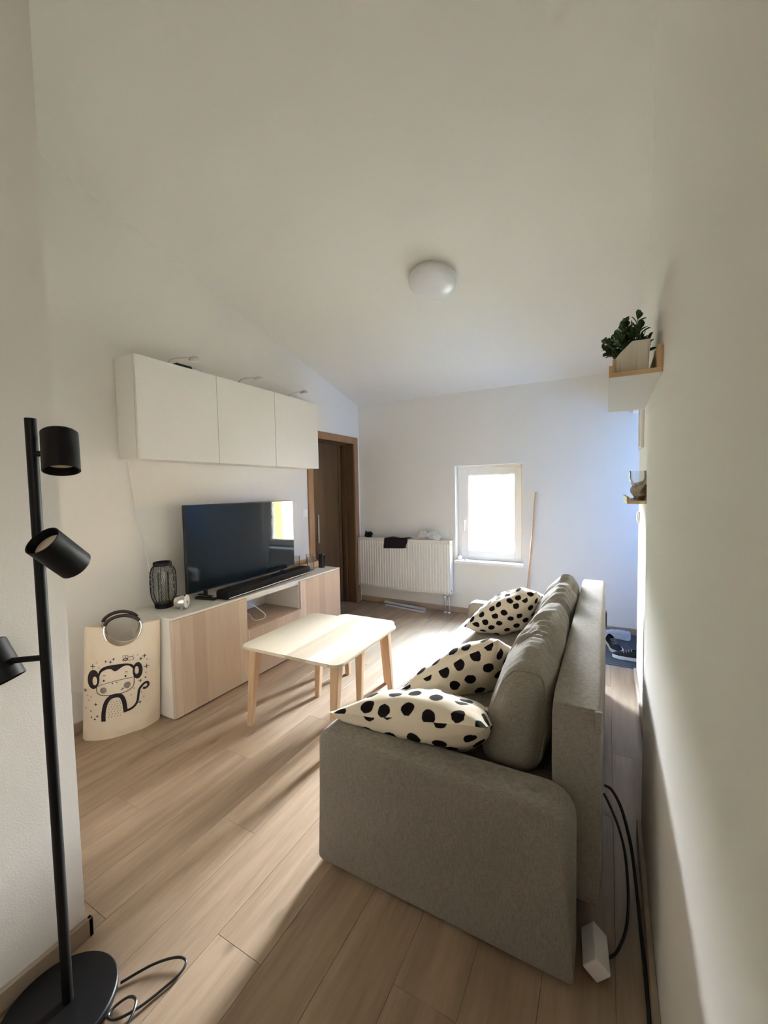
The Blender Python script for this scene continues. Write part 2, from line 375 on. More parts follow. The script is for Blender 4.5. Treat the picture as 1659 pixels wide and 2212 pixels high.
for (xa, xb, ya, yb) in ((-.21, 0, 3.5, 4.3), (0, 1.3, .6246, YB), (1.3, XS, -2.7, YB), (XS, 4.1, YS, YB)):
    k = math.floor((xa - 1.3) / PW + 1e-4)
    while 1.3 + k * PW < xb - .004:
        x0, x1 = max(xa, 1.3 + k * PW), min(xb, 1.3 + (k + 1) * PW)
        off = ((k * 0.37) % 1.0) * PL - 4
        j = math.floor((ya - off) / PL)
        while off + j * PL < yb:
            y0, y1 = max(ya, off + j * PL), min(yb, off + (j + 1) * PL)
            if x1 - x0 > .006 and y1 - y0 > .01:
                o = bpy.data.objects.new('plank', plank_mesh(y1 - y0, x1 - x0)); COL.objects.link(o); o.parent = fl
                o.location = ((x0 + x1) / 2, (y0 + y1) / 2, 0)
            j += 1
        k += 1

# baseboards
struct('baseboard_back', B((0.0, YB - .014, 0), (4.1, YB, .062), .003), BASEB)
struct('baseboard_left', B((0, .625, 0), (.014, 3.398, .062), .003), BASEB)
struct('baseboard_near_left', boxes(((1.301, -2.7, 0), (1.317, .640, .062)), ((0.0, .6246, 0), (1.317, .640, .062)), bev=.003), BASEB)
struct('baseboard_right', B((XW - .016, -2.7, 0), (XW, YC + .012, .062), .003), BASEB)
struct('baseboard_recess', B((XS - .016, YC, 0), (XS, YS + .014, .062), .003), BASEB)

# window_1 in the back wall: frame, sash, pane, handle; ochre outer reveal; sill
wf = YB + .10
win = struct('window_1', boxes(((WX0, wf, WZ0), (WX0 + .045, wf + .07, WZ1)), ((WX1 - .045, wf, WZ0), (WX1, wf + .07, WZ1)), ((WX0 + .045, wf, WZ0), (WX1 - .045, wf + .07, WZ0 + .04)), ((WX0 + .045, wf, WZ1 - .045), (WX1 - .045, wf + .07, WZ1)), bev=.004), PVC)
a, b_, c, d = WX0 + .042, WX1 - .028, WZ0 + .03, WZ1 - .03
sash = link('sash', boxes(((a, wf - .02, c), (a + .085, wf + .045, d)), ((b_ - .07, wf - .02, c), (b_, wf + .045, d)), ((a + .085, wf - .02, c), (b_ - .07, wf + .045, c + .075)), ((a + .085, wf - .02, d - .075), (b_ - .07, wf + .045, d)), bev=.006), PVC, win)
link('glazing_bead', boxes(((a + .085, wf - .012, c + .075), (a + .093, wf + .03, d - .075)), ((b_ - .078, wf - .012, c + .075), (b_ - .07, wf + .03, d - .075)), ((a + .093, wf - .012, c + .075), (b_ - .078, wf + .03, c + .083)), ((a + .093, wf - .012, d - .083), (b_ - .078, wf + .03, d - .075)), bev=.002), PVC, sash)
link('window_pane', B((a + .09, wf + .012, c + .08), (b_ - .075, wf + .018, d - .08)), GLASS, win)
h = link('window_handle', boxes(((a + .028, wf - .026, 1.0), (a + .056, wf - .02, 1.075)), ((a + .034, wf - .05, 1.03), (a + .05, wf - .026, 1.046)), ((a + .032, wf - .062, .925), (a + .052, wf - .048, 1.05)), bev=.003), PVC, win)
struct('trim_1', B((WX0 - .006, YB - .05, WZ0 - .034), (WX1 + .012, wf + .005, WZ0), .006), PVC)
struct('trim_2', boxes(((WX0, wf + .0701, WZ0), (WX0 + .02, YB + .40, WZ1)), ((WX1 - .02, wf + .0701, WZ0), (WX1, YB + .40, WZ1)), ((WX0 - .6, YB + .361, -.4), (WX0, YB + .40, 2.8)), ((WX1, YB + .361, -.4), (WX1 + .6, YB + .40, 2.8))), YELL)

# door_1 in the left wall: deep walnut lining, casings, leaf at the far side
dr = struct('door_1', boxes(((-.222, 3.52, .008), (-.178, 4.285, 1.972)),), DOORW)
link('door_stile', boxes(((-.178, 4.215, .01), (-.170, 4.262, 1.96)),), DOORW, dr)
link('door_lining', boxes(((-.24, 4.285, 0), (.002, 4.304, 1.999)), ((-.24, 3.496, 0), (.002, 3.515, 1.999)), ((-.24, 3.515, 1.975), (.002, 4.285, 1.999)), ((-.16, 4.270, 0), (-.11, 4.2851, 1.976)), ((-.16, 3.5149, 0), (-.11, 3.53, 1.976)), ((-.16, 3.53, 1.96), (-.11, 4.27, 1.976))), DOORW, dr)
for a_, b2 in (((.0, 3.40, 0), (.018, 3.487, 2.05)), ((.0, 4.300, 0), (.018, 4.384, 2.05)), ((.0, 3.487, 1.968), (.0178, 4.300, 2.05))):
    link('door_casing', B(a_, b2, .005), CASEW, dr)
link('pull_plate', B((-.178, 3.785, .80), (-.170, 3.812, 1.13), .002), OAKIN, dr)  # pale plate on the door leaf, meant as a pull plate

# door_2: glazed entry door in the right recess (outside the frame, its made-up glass tint dims and blues the daylight)
d2 = struct('door_2', boxes(((4.12, YS + .06, 0), (4.18, 3.80, 2.055)), ((4.12, 4.10, 0), (4.18, YB - .06, 2.055)), ((4.12, 3.80, 0), (4.18, 4.10, 1.05)), ((4.12, 3.80, 1.75), (4.18, 4.10, 2.055)), bev=.004), PVC)
link('door_pane', B((4.145, 3.80, 1.05), (4.155, 4.10, 1.75)), TINTG, d2)

fill_fr = struct('fill_light_frame', boxes(((2.835, -.93, 1.03), (2.885, -.86, 2.07)), ((2.835, -.24, 1.03), (2.885, -.17, 2.07)), ((2.835, -.86, 1.03), (2.885, -.24, 1.09)), ((2.835, -.86, 2.01), (2.885, -.24, 2.07)), bev=.004), PVC)  # unseen frame added around the side fill light
link('window_pane', B((2.845, -.86, 1.09), (2.85, -.24, 2.01)), GLASS, fill_fr)  # pane of the added frame, in front of the fill light

# outside: lawn and hedge seen through the window, house added to shade it
nb = thing('shading_house', 'plain rendered house added outside to the right to shade the back window', 'house', (8, 12, -.5))
link('house_wall', B((4.6, 7.5, -.5), (11, 17, 5.2)), HOUSE, nb)
bm = bmesh.new(); prism(bm, [(4.3, 5.2), (11.3, 5.2), (7.8, 8.0)], 'y', 7.3, 17.2); link('roof', bm, BASEB, nb)
tag(link('lawn', B((-25, YB + .45, -.62), (30, 40, -.5)), GRASS), 'pale sunlit lawn outside the small back window', 'lawn', kind='structure')
bm = bmesh.new(); bmesh.ops.create_icosphere(bm, subdivisions=5, radius=1.0)
for v in bm.verts:
    p = v.co.copy(); v.co = Vector((p.x * 9, p.y * 1.2, p.z * 2.6)) * (1 + .12 * noise.noise(p * 14)) + Vector((-6.5, 17, .9))
tag(link('hedge', bm, HEDGE, smooth=True), 'pale hazy green hedge far behind the small window', 'hedge')

# ------------------------------------------------------------------ TV bench
Y0, D, HU = 1.547, .42, .643
tb = thing('tv_bench', 'long low white and light oak TV bench standing against the left wall', 'tv bench', (.21, Y0 + .9, 0))
link('top_panel', B((.004, Y0, HU - .014), (D, Y0 + 1.8, HU), .0015), WFOIL, tb)
link('side_panel', B((.004, Y0, .006), (D - .02, Y0 + .018, HU - .014)), WFOIL, tb)
link('side_panel', B((.004, Y0 + 1.782, .006), (D - .02, Y0 + 1.8, HU - .014)), WFOIL, tb)
for yy in (Y0 + .591, Y0 + 1.191): link('divider', B((.004, yy, .006), (D - .02, yy + .018, HU - .014)), WHITE, tb)
link('front_rail', B((D - .036, Y0 + .609, HU - .045), (D - .018, Y0 + 1.191, HU - .014)), WHITE, tb)
link('back_panel', B((.004, Y0 + .018, .03), (.012, Y0 + 1.782, HU - .014)), WFOIL, tb)
link('bottom_panel', B((.012, Y0 + .018, .012), (D - .02, Y0 + 1.782, .03)), WFOIL, tb)
link('shelf', B((.012, Y0 + .609, .372), (D - .019, Y0 + 1.191, .390)), OAKIN, tb)
link('door', B((D - .019, Y0 + .001, .010), (D, Y0 + .598, HU - .016), .0012), OAK, tb)
link('door', B((D - .019, Y0 + 1.202, .010), (D, Y0 + 1.799, HU - .016), .0012), OAK, tb)
link('drawer_front', B((D - .019, Y0 + .602, .010), (D, Y0 + 1.198, .384), .0012), OAK, tb)
for yy in (Y0 + .05, Y0 + 1.75):
    for xx in (.05, D - .06): link('foot', L([(.014, 0), (.018, .012)], 12, Matrix.Translation((xx, yy, 0))), WFOIL, tb)
tag(link('white_cable', T(smooth_path([(.03, 2.33, .56), (.10, 2.30, .47), (.20, 2.36, .42), (.30, 2.32, .396), (.34, 2.38, .394), (.30, 2.44, .41), (.25, 2.36, .50), (.16, 2.26, .58)], 6), .004, 8), WHITE, smooth=True), 'looped white cable lying inside the open compartment of the TV bench', 'cable')

# ------------------------------------------------------------------ wall cabinets
YU, D2, ZB, ZT = 1.523, .217, 1.627, 2.262
wl = ['leftmost of the three white wall cabinets above the TV', 'middle one of the three white wall cabinets above the TV', 'rightmost of the three white wall cabinets, next to the brown door']
for i in range(3):
    y = YU + .6 * i
    c_ = thing('wall_cabinet', wl[i], 'cabinet', (0.1, y + .3, ZB), 0, 'white wall cabinets')
    t_ = .016
    link('body', boxes(((.006, y + .0008, ZB), (D2 - .022, y + t_, ZT)), ((.006, y + .6 - t_, ZB), (D2 - .022, y + .5992, ZT)), ((.006, y + t_, ZB), (D2 - .022, y + .6 - t_, ZB + t_)), ((.006, y + t_, ZT - t_), (D2 - .022, y + .6 - t_, ZT)), ((.006, y + t_, ZB + t_), (.014, y + .6 - t_, ZT - t_))), WFOIL, c_)
    link('door', B((D2 - .019, y + .0026, ZB - .001), (D2, y + .5974, ZT + .001), .0015), WHITE, c_)
    if i == 0: link('suspension_rail', B((0, y + .004, ZT - .06), (.006, y + 1.79, ZT - .015)), STEEL, c_)
# small spotlights reaching over the cabinet tops
sl = ['small white cabinet spotlight above the left wall cabinet', 'small white cabinet spotlight above the middle wall cabinet', 'small white cabinet spotlight above the right wall cabinet']
for i, (y, x) in enumerate(((1.775, .16), (2.375, .16), (2.955, .16))):
    s_ = thing('cabinet_spotlight', sl[i], 'spotlight', (x, y, ZT), 0, 'spotlights on the wall cabinets')
    link('clamp', B((x - .02, y - .014, ZT), (x + .02, y + .014, ZT + .012), .003), GREYP, s_)
    link('arm', T(smooth_path([(x, y, ZT + .01), (x + .02, y + .03, ZT + .045), (x + .045, y + .10, ZT + .068), (x + .055, y + .14, ZT + .078)], 5), .0042, 8), GREYP, s_, smooth=True)
    M_ = Matrix.Translation((x + .058, y + .165, ZT + .078)) @ Matrix.Rotation(math.radians(14), 4, 'X')
    hd = link('lamp_head', L([(.034, -.010), (.037, -.004), (.033, .006), (.018, .014), (.008, .016)], 20, M_), GREYP, s_, smooth=True)
    link('lens', L([(.026, -.0125), (.026, -.0102)], 16, M_), OPAL, hd)
ps = thing('power_strip', 'dark flat power strip lying on top of the left wall cabinet', 'power strip', (.14, 1.905, ZT))
link('housing', B((.11, 1.845, ZT + .0015), (.165, 1.965, ZT + .036), .006), BLKPL, ps)
for yy in (1.855, 1.89, 1.925): link('socket', B((.122, yy, ZT + .036), (.153, yy + .03, ZT + .039), .001), BLKFAB, ps)
link('plug_cable', T(smooth_path([(.14, 1.965, ZT + .02), (.15, 2.0, ZT + .035), (.16, 2.05, ZT + .022), (.15, 2.10, ZT + .005)], 5), .004, 8), WFOIL, ps, smooth=True)
tag(link('wall_cable', T(smooth_path([(.012, 1.575, 1.629), (.006, 1.583, 1.55), (.006, 1.598, 1.42), (.009, 1.606, 1.30), (.006, 1.612, 1.24), (.008, 1.64, 1.12), (.006, 1.655, 1.05), (.006, 1.675, .95), (.012, 1.69, .80), (.02, 1.70, .648)], 6), .0032, 8), WHITE, smooth=True), 'thin white cable hanging on the wall from the leftmost wall cabinet', 'cable')

# ------------------------------------------------------------------ things on the TV bench
tv = thing('television', 'large black flat television standing on the TV bench', 'television', (.15, 2.43, HU))
link('panel', B((.118, 1.865, .688), (.146, 3.0, 1.322), .003), BLKPL, tv)
link('screen', B((.146, 1.871, .698), (.1485, 2.994, 1.317), .0008), SCREEN, tv)
link('back_housing', B((.075, 2.1, .72), (.118, 2.8, 1.08), .012), BLKPL, tv)
for yy in (2.02, 2.84):
    link('stand_foot', boxes(((.06, yy - .012, HU), (.20, yy + .012, HU + .008)), ((.118, yy - .010, HU + .008), (.146, yy + .010, .69)), bev=.002), BLKPL, tv)
sb = thing('soundbar', 'long black soundbar lying in front of the television', 'soundbar', (.318, 2.485, HU), math.radians(4.0))
link('housing', B((-.055, -.51, .004), (.055, .51, .068), .014, 3), BLKFAB, sb, smooth=True, local=True)
link('grille', B((-.049, -.50, .0675), (.048, .50, .0695), .001), BLKFAB, sb, local=True)
link('trim_strip', B((.0545, -.49, .012), (.0565, .49, .018), .0005), STEEL, sb, local=True)
for yy in (-.4, .36): link('foot', B((-.03, yy, 0), (.03, yy + .04, .005)), BLKFAB, sb, local=True)
rc = thing('remote_control', 'slim black remote control lying beside the chrome clock', 'remote', (.225, 1.95, HU), math.radians(-79))
link('body', B((-.018, -.085, .0005), (.018, .085, .016), .004), BLKPL, rc, local=True)
tag(link('button', boxes(*[((-.012 + .009 * i, -.07 + .018 * j, .016), (-.006 + .009 * i, -.06 + .018 * j, .0175)) for i in range(3) for j in range(7)]), BLKFAB, rc, local=True), kind='stuff')
# lantern
ln = thing('wire_lantern', 'black wire mesh lantern with a glass insert on the left end of the TV bench', 'lantern', (.125, 1.70, HU))
prof = [(.058, .026), (.066, .047), (.075, .070), (.080, .103), (.081, .16), (.080, .22), (.076, .248), (.067, .270), (.055, .284)]
def prof_at(t):
    t *= len(prof) - 1; i = min(int(t), len(prof) - 2); f = t - i
    return prof[i][0] * (1 - f) + prof[i + 1][0] * f, prof[i][1] * (1 - f) + prof[i + 1][1] * f
bm = bmesh.new()
for sgn in (1, -1):
    for k in range(40):
        pts = []
        for i in range(21):
            r, z = prof_at(i / 20); an = 2 * PI * k / 40 + sgn * i / 20 * 1.5
            pts.append((r * math.cos(an), r * math.sin(an), z))
        tube(bm, pts, .00072, 3, cap=False)
for k in range(6):
    pts = []
    for i in range(21):
        r, z = prof_at(i / 20); an = 2 * PI * k / 6 + .3; pts.append((r * math.cos(an), r * math.sin(an), z))
    tube(bm, pts, .0018, 5, cap=False)
tag(link('wire_mesh', bm, BLACK, ln, local=True), kind='stuff')
link('base_ring', L([(.055, 0), (.058, .003), (.058, .026), (.055, .029), (.04, .029)], 32), BLACK, ln, smooth=True, local=True)
link('top_rim', L([(.050, .281), (.057, .283), (.058, .304), (.052, .308), (.048, .304), (.048, .283)], 32, capb=False, capt=False), BLACK, ln, smooth=True, local=True)
link('glass_insert', L([(.032, .030), (.034, .034), (.034, .235), (.0325, .235), (.0325, .036)], 24, capb=True, capt=False), GREYG, ln, smooth=True, local=True)
# clock: polished drum with a faceted white face
ck = thing('table_clock', 'small round chrome drum clock with a white faceted face', 'clock', (.285, 1.715, HU))
M_ = Matrix.Translation((0, 0, .052)) @ Matrix.Rotation(math.radians(33), 4, 'Z') @ Matrix.Rotation(math.radians(90), 4, 'Y')
link('drum', L([(.036, -.035), (.041, -.028), (.043, -.01), (.043, .024), (.041, .030)], 32, M_), CHROME, ck, smooth=True, local=True)
fc = link('face', L([(.043, .0302), (.045, .034), (.040, .038)], 10, M_), PVC, ck, local=True)
bm = bmesh.new(); box(bm, (-.004, -.002, .0382), (.020, .002, .0392)); box(bm, (-.002, -.018, .0384), (.002, .003, .0392)); bm.transform(M_)
link('hand', bm, BLKPL, fc, local=True)
link('foot', T([M_ @ Vector((.043, -.012, .01)), (.005, -.018, .001)], .003, 6), CHROME, ck, local=True)
link('foot', T([M_ @ Vector((.043, .012, .01)), (.016, .016, .001)], .003, 6), CHROME, ck, local=True)
# tray with tumblers, small black speaker
ty = thing('wooden_tray', 'small wooden tray with low sides behind the soundbar', 'tray', (.095, 3.16, HU))
link('tray_base', B((.025, 3.03, HU + .001), (.185, 3.315, HU + .009)), PINE, ty)
for a_, b2 in (((.025, 3.03, HU + .009), (.033, 3.315, HU + .065)), ((.177, 3.03, HU + .009), (.185, 3.315, HU + .055)), ((.033, 3.307, HU + .009), (.177, 3.315, HU + .065)), ((.033, 3.03, HU + .009), (.177, 3.038, HU + .055))):
    link('tray_side', B(a_, b2, .0015), PINE, ty)
gl = ['clear tall tumbler nearest the television, behind the soundbar end', 'clear tall tumbler at the front of the wooden tray', 'clear tall tumbler closest to the small black speaker']
tumb = None
for i, (x, y, z) in enumerate(((.09, 3.09, HU + .009), (.235, 3.125, HU), (.135, 3.235, HU + .009))):
    if tumb is None:
        tumb = link('glass_tumbler', L([(.029, 0), (.031, .004), (.036, .125), (.0345, .125), (.0295, .01)], 24, capb=True, capt=True), TUMB, smooth=True); o = tumb
    else: o = copy_tree(tumb)
    o.location = (x, y, z); tag(o, gl[i], 'glass', 'tumblers by the television')
sk = thing('speaker_box', 'small upright black box standing on the right end of the TV bench', 'speaker', (.262, 3.268, HU), math.radians(12))
link('body', B((-.026, -.026, 0), (.026, .026, .135), .008, 3), BLKPL, sk, smooth=True, local=True)
link('front_panel', B((.0255, -.02, .01), (.0275, .02, .126), .001), BLKFAB, sk, local=True)
lsw = thing('light_switch', 'white square light switch on the left wall beside the brown door', 'light switch', (0, 3.345, 1.18))
link('switch_plate', B((0, 3.303, 1.140), (.008, 3.386, 1.223), .003), PVC, lsw)
link('rocker', B((.008, 3.322, 1.155), (.014, 3.384, 1.212), .003), PVC, lsw)

# ------------------------------------------------------------------ radiator and what lies on it
yf = YB - .125
ra = thing('radiator', 'white ribbed panel radiator on the back wall beside the window', 'radiator', (.62, YB - .08, .22))
RX0, RX1, RZ0, RZ1 = .03, 1.225, .218, .818
bm = bmesh.new(); n = 34; px = (RX1 - RX0 - .03) / n
xs = []; ribs = []
for k in range(n):
    x = RX0 + .015 + k * px
    for fx, dy in ((0, .010), (.16, .010), (.30, 0), (.72, 0), (.86, .010)): ribs.append((x + fx * px, yf + dy))
ribs.append((RX1 - .015, yf + .010))
zz = [(RZ0 + .012, 1), (RZ0 + .035, 0), (RZ1 - .05, 0), (RZ1 - .028, 1)]
rows = [[bm.verts.new((x, (yf + .010) if flat else y, z)) for x, y in ribs] for z, flat in zz]
for a_, c_ in zip(rows, rows[1:]):
    for k in range(len(ribs) - 1): bm.faces.new((a_[k], a_[k + 1], c_[k + 1], c_[k]))
link('ribbed_panel', bm, WHITE, ra)
link('panel_frame', boxes(((RX0, yf + .009, RZ0), (RX0 + .016, yf + .018, RZ1)), ((RX1 - .016, yf + .009, RZ0), (RX1, yf + .018, RZ1)), ((RX0, yf + .009, RZ0), (RX1, yf + .018, RZ0 + .013)), ((RX0, yf + .009, RZ1 - .029), (RX1, yf + .018, RZ1))), WHITE, ra)
link('top_grille', boxes(*([((RX0, yf + .002, RZ1 - .004), (RX1, yf + .012, RZ1 + .006)), ((RX0, YB - .04, RZ1 - .004), (RX1, YB - .03, RZ1 + .006))] + [((RX0 + .012 + k * .0295, yf + .012, RZ1), (RX0 + .022 + k * .0295, YB - .04, RZ1 + .004)) for k in range(40)])), WHITE, ra)
for xx in (RX0, RX1 - .002): link('side_panel', B((xx, yf + .004, RZ0 + .006), (xx + .003, YB - .03, RZ1 + .004), .001), WHITE, ra)
link('rear_panel', B((RX0 + .01, YB - .05, RZ0), (RX1 - .01, YB - .034, RZ1 - .01)), WHITE, ra)
for xx in (.2, 1.0): link('bracket', B((xx, YB - .036, .3), (xx + .03, YB, .75)), WHITE, ra)
for z in (RZ1 - .04, RZ0 + .04): link('plug', L([(.011, 0), (.011, .006), (.006, .008)], 12, Matrix.Translation((RX1 + .001, yf + .05, z)) @ Matrix.Rotation(PI / 2, 4, 'Y')), STEEL, ra)
for xx in (1.150, 1.195):
    link('pipe', T([(xx, yf + .05, .002), (xx, yf + .05, .17), (xx - .003, yf + .05, .222)], .0075, 10), CHROME, ra, smooth=True)
    link('pipe_collar', L([(.016, 0), (.016, .008), (.009, .012)], 16, Matrix.Translation((xx, yf + .05, .0))), PVC, ra)
    link('valve', L([(.014, .16), (.016, .165), (.016, .195), (.012, .2)], 12, Matrix.Translation((xx, yf + .05, 0))), CHROME, ra)
def cloth(name, label, cat, mat, pts_fn, nu, nv, th=.004):
    bm = bmesh.new(); g = [[bm.verts.new(pts_fn(i / nu, j / nv)) for j in range(nv + 1)] for i in range(nu + 1)]
    for i in range(nu):
        for j in range(nv): bm.faces.new((g[i][j], g[i + 1][j], g[i + 1][j + 1], g[i][j + 1]))
    bmesh.ops.solidify(bm, geom=bm.faces[:], thickness=th)
    return tag(link(name, bm, mat, smooth=True), label, cat)
def towel(u, v):      # v from the back of the radiator top over the front edge and down
    x = .43 + .30 * u - .03 * v
    s = v * .235
    if s < .115: y, z = YB - .025 - s, RZ1 + .012 + .006 * math.sin(u * 9)
    else: y, z = yf - .008 - .004 * math.sin(u * 7), RZ1 + .012 - (s - .115) * (1.05 - .1 * u)
    z += .018 * max(0, noise.noise(Vector((u * 2.5, v * 3, 1)))); x += .012 * noise.noise(Vector((v * 4, u * 2, 5)))
    if .09 < s < .13: y -= .003
    return Vector((x, y, z))
cloth('folded_towel', 'dark maroon towel draped over the top of the radiator', 'towel', TOWEL, towel, 22, 18, .010)
def crumple(cx, cy, rx, ry, hh, seed):
    def f(u, v):
        a = u * 2 - 1; b = v * 2 - 1; d = max(0, 1 - (a * a + b * b) * .62)
        o = Vector((seed * 2.3, seed * 4.1, 0))
        z = RZ1 + .010 + hh * d * (.45 + .9 * abs(noise.noise(Vector((u * 3.2, v * 3.2, 0)) + o)) + .45 * abs(noise.noise(Vector((u * 7, v * 6, 2)) + o)))
        return Vector((cx + rx * a * (1 + .22 * noise.noise(Vector((u * 3, v * 3, 7)) + o)), cy + ry * b * (1 + .2 * noise.noise(Vector((u * 3, v * 3, 9)) + o)), z))
    return f
cloth('crumpled_cloth', 'crumpled white cloth lying on the right end of the radiator', 'cloth', LINEN, crumple(.96, YB - .085, .150, .05, .10, 3), 44, 24)
sh_ = thing('crumpled_glove', 'small crumpled black glove on the left end of the radiator', 'glove', (.17, YB - .085, RZ1 + .006))
bm = bmesh.new(); bmesh.ops.create_icosphere(bm, subdivisions=4, radius=1.0)
for v in bm.verts:
    p = v.co.copy(); k = 1 + .45 * noise.noise(p * 1.9) + .2 * noise.noise(p * 4.5)
    v.co = Vector((p.x * .05 * k, p.y * .032 * k, max(0, .030 + p.z * .036 * k)))
link('palm', bm, BLKFAB, sh_, smooth=True, local=True)
for k, (dx, dz, hh) in enumerate(((-.04, .045, .075), (-.012, .055, .062), (.03, .05, .060))):
    link('finger', T(smooth_path([(dx * .6, 0, .035), (dx, .004, dz), (dx * 1.15, .008, hh)], 4), [.011] * 4 + [.010] * 4 + [.006], 8), BLKFAB, sh_, smooth=True, local=True)

# broom leaning on the back wall, paper roll on the floor, small things on the sill
br = thing('broom', 'broom with a long wooden handle leaning on the back wall right of the window', 'broom', (2.033, 4.25, 0))
link('handle', T([(2.0375, 4.258, .07), (2.116, 4.421, 1.352)], [.013, .0125], 12), ASH, br, smooth=True)
link('broom_head', B((1.90, 4.225, .055), (2.17, 4.285, .085), .012), PINE, br)
link('bristles', boxes(*[((1.905 + .016 * k, 4.23 + .013 * j, .001), (1.917 + .016 * k, 4.24 + .013 * j, .056)) for k in range(16) for j in range(4)]), BRISTLE, br)
pr_ = thing('paper_roll', 'white paper roll lying on the floor below the radiator', 'paper roll', (.64, 4.36, .022), math.radians(-9))
bm = bmesh.new(); pts = []
for k in range(40):
    a_ = k / 39 * 4.3 * PI; r_ = .010 + .011 * k / 39; pts.append((r_ * math.cos(a_), r_ * math.sin(a_) * .92))
A = [bm.verts.new((-.295 - (.02 if i > 30 else 0), p[0], p[1])) for i, p in enumerate(pts)]; C_ = [bm.verts.new((.285 + (.02 if i < 9 else 0), p[0], p[1])) for i, p in enumerate(pts)]
for k in range(39): bm.faces.new((A[k], A[k + 1], C_[k + 1], C_[k]))
bmesh.ops.solidify(bm, geom=bm.faces[:], thickness=.0006)
link('rolled_sheet', bm, PAPER, pr_, smooth=True, local=True)
link('loose_flap', B((-.26, -.060, -.0215), (.305, -.010, -.0205)), PAPER, pr_, local=True)
jr = thing('white_jar', 'small white ball-shaped jar in the left corner of the window sill', 'jar', (1.296, YB + .008, WZ0))
link('body', L([(.012, 0), (.022, .006), (.028, .022), (.026, .038), (.014, .048)], 20, Matrix.Translation((1.296, YB + .008, WZ0))), PVC, jr, smooth=True)
link('lid', L([(.015, .048), (.015, .054), (.008, .057)], 16, Matrix.Translation((1.296, YB + .008, WZ0))), STEEL, jr, smooth=True)
kn = thing('sill_latch', 'small grey latch knob lying on the window sill', 'knob', (1.375, YB - .005, WZ0))
link('knob', L([(.008, 0), (.013, .004), (.013, .012), (.008, .015)], 14, Matrix.Translation((1.368, YB - .005, WZ0))), STEEL, kn, smooth=True)
link('pin', T([(1.375, YB - .005, WZ0 + .006), (1.402, YB - .012, WZ0 + .006)], .005, 8), WHITE, kn)

# ------------------------------------------------------------------ ceiling lamp
sl_ = math.atan(.2538)
M_ = Matrix.Translation((1.670, 2.770, cz(2.770))) @ Matrix.Rotation(-sl_, 4, 'X') @ Matrix.Rotation(PI, 4, 'X')
cl = thing('ceiling_lamp', 'round white opal ceiling lamp, unlit, on the sloping ceiling', 'ceiling lamp', (1.670, 2.770, cz(2.770)))
link('base_ring', L([(.150, 0), (.152, .018), (.158, .022)], 48, M_), WFOIL, cl, smooth=True)
link('diffuser', L([(.160, .020), (.168, .026), (.170, .040), (.164, .056), (.140, .072), (.10, .083), (.05, .089), (.004, .090)], 48, M_), OPAL, cl, smooth=True)
bm = bmesh.new(); box(bm, (-.004, -.171, .018), (.004, -.160, .040), .001); bm.transform(M_ @ Matrix.Rotation(math.radians(25), 4, 'Z')); link('clip', bm, STEEL, cl)

# ------------------------------------------------------------------ nesting coffee tables
def table(name, label, cx, cy, rot, sx, sy, zt, top_t, leg_out, mat, ins):
    t_ = thing(name, label, 'table', (cx, cy, 0), rot, 'nesting tables')
    bm = bmesh.new(); prism(bm, rrect(-sx / 2, -sy / 2, sx / 2, sy / 2, .055, 8), 'z', zt - top_t, zt)
    bmesh.ops.bevel(bm, geom=[e for e in bm.edges if abs(e.verts[0].co.z - e.verts[1].co.z) < 1e-5], offset=.003, segments=2, affect='EDGES')
    link('tabletop', bm, mat, t_, local=True)
    for yy in (-sy / 2 + .05, sy / 2 - .068): link('apron', B((-sx / 2 + .09, yy, zt - top_t - .012), (sx / 2 - .09, yy + .018, zt - top_t)), ASH, t_, local=True)
    for ax in (-1, 1):
        for ay in (-1, 1):
            x1, y1 = ax * (sx / 2 - ins), ay * (sy / 2 - .075); x0, y0 = x1 + ax * leg_out * .15, y1 + ay * leg_out
            bm = bmesh.new(); r0, r1 = .0165, .028
            a_ = [bm.verts.new((x0 + p[0], y0 + p[1], 0)) for p in rrect(-r0, -r0, r0, r0, .006, 2)]
            c_ = [bm.verts.new((x1 + p[0], y1 + p[1], zt - top_t + .0005)) for p in rrect(-r1, -r1, r1, r1, .008, 2)]
            bm.faces.new(a_[::-1]); bm.faces.new(c_)
            for k in range(len(a_)): bm.faces.new((a_[k], a_[(k + 1) % len(a_)], c_[(k + 1) % len(a_)], c_[k]))
            link('leg', bm, ASH, t_, local=True)
    return t_
table('coffee_table', 'larger square ash coffee table with striped top and splayed legs', 1.160, 2.085, math.radians(1.2), .715, .735, .487, .018, .055, ASHTOP, .062)
table('nested_side_table', 'smaller lower ash table pushed under the far side of the coffee table', 1.185, 2.382, math.radians(.5), .47, .47, .452, .016, .03, ASHTOP, .072)

# ------------------------------------------------------------------ sofa
so = thing('sofa', 'grey-beige fabric sofa with low arms, its back to the right wall', 'sofa', (2.27, 2.19, 0))
def arm(y0, y1, flip):
    bm = bmesh.new()
    prism(bm, rrect(1.802, .018, 2.682, .520, [.085, .05, .018, .018], 8), 'y', y0, y1)
    es = [e for e in bm.edges if abs(e.verts[0].co.y - e.verts[1].co.y) < 1e-6 and (e.verts[0].co.z > .05 or e.verts[1].co.z > .05)]
    bmesh.ops.bevel(bm, geom=es, offset=.038, segments=5, affect='EDGES', profile=0.55)
    return bm
link('arm', arm(1.180, 1.312, 0), SOFA, so, smooth=True)
link('arm', arm(3.072, 3.205, 1), SOFA, so, smooth=True)
bm = soft_box((.80, 1.756, .30), .03, (.0, 0, .006), 22, .004, 5, 2); bm.transform(Matrix.Translation((2.235, 2.192, .290)))
link('seat', bm, SOFA, so, smooth=True)
link('base', B((1.86, 1.312, .03), (2.60, 3.072, .145), .01), SOFA, so)
bm = soft_box((.143, 1.87, .615), .018, (.004, 0, .004), 16, .0025, 5, 4); bm.transform(Matrix.Translation((2.675, 2.248, .450)))
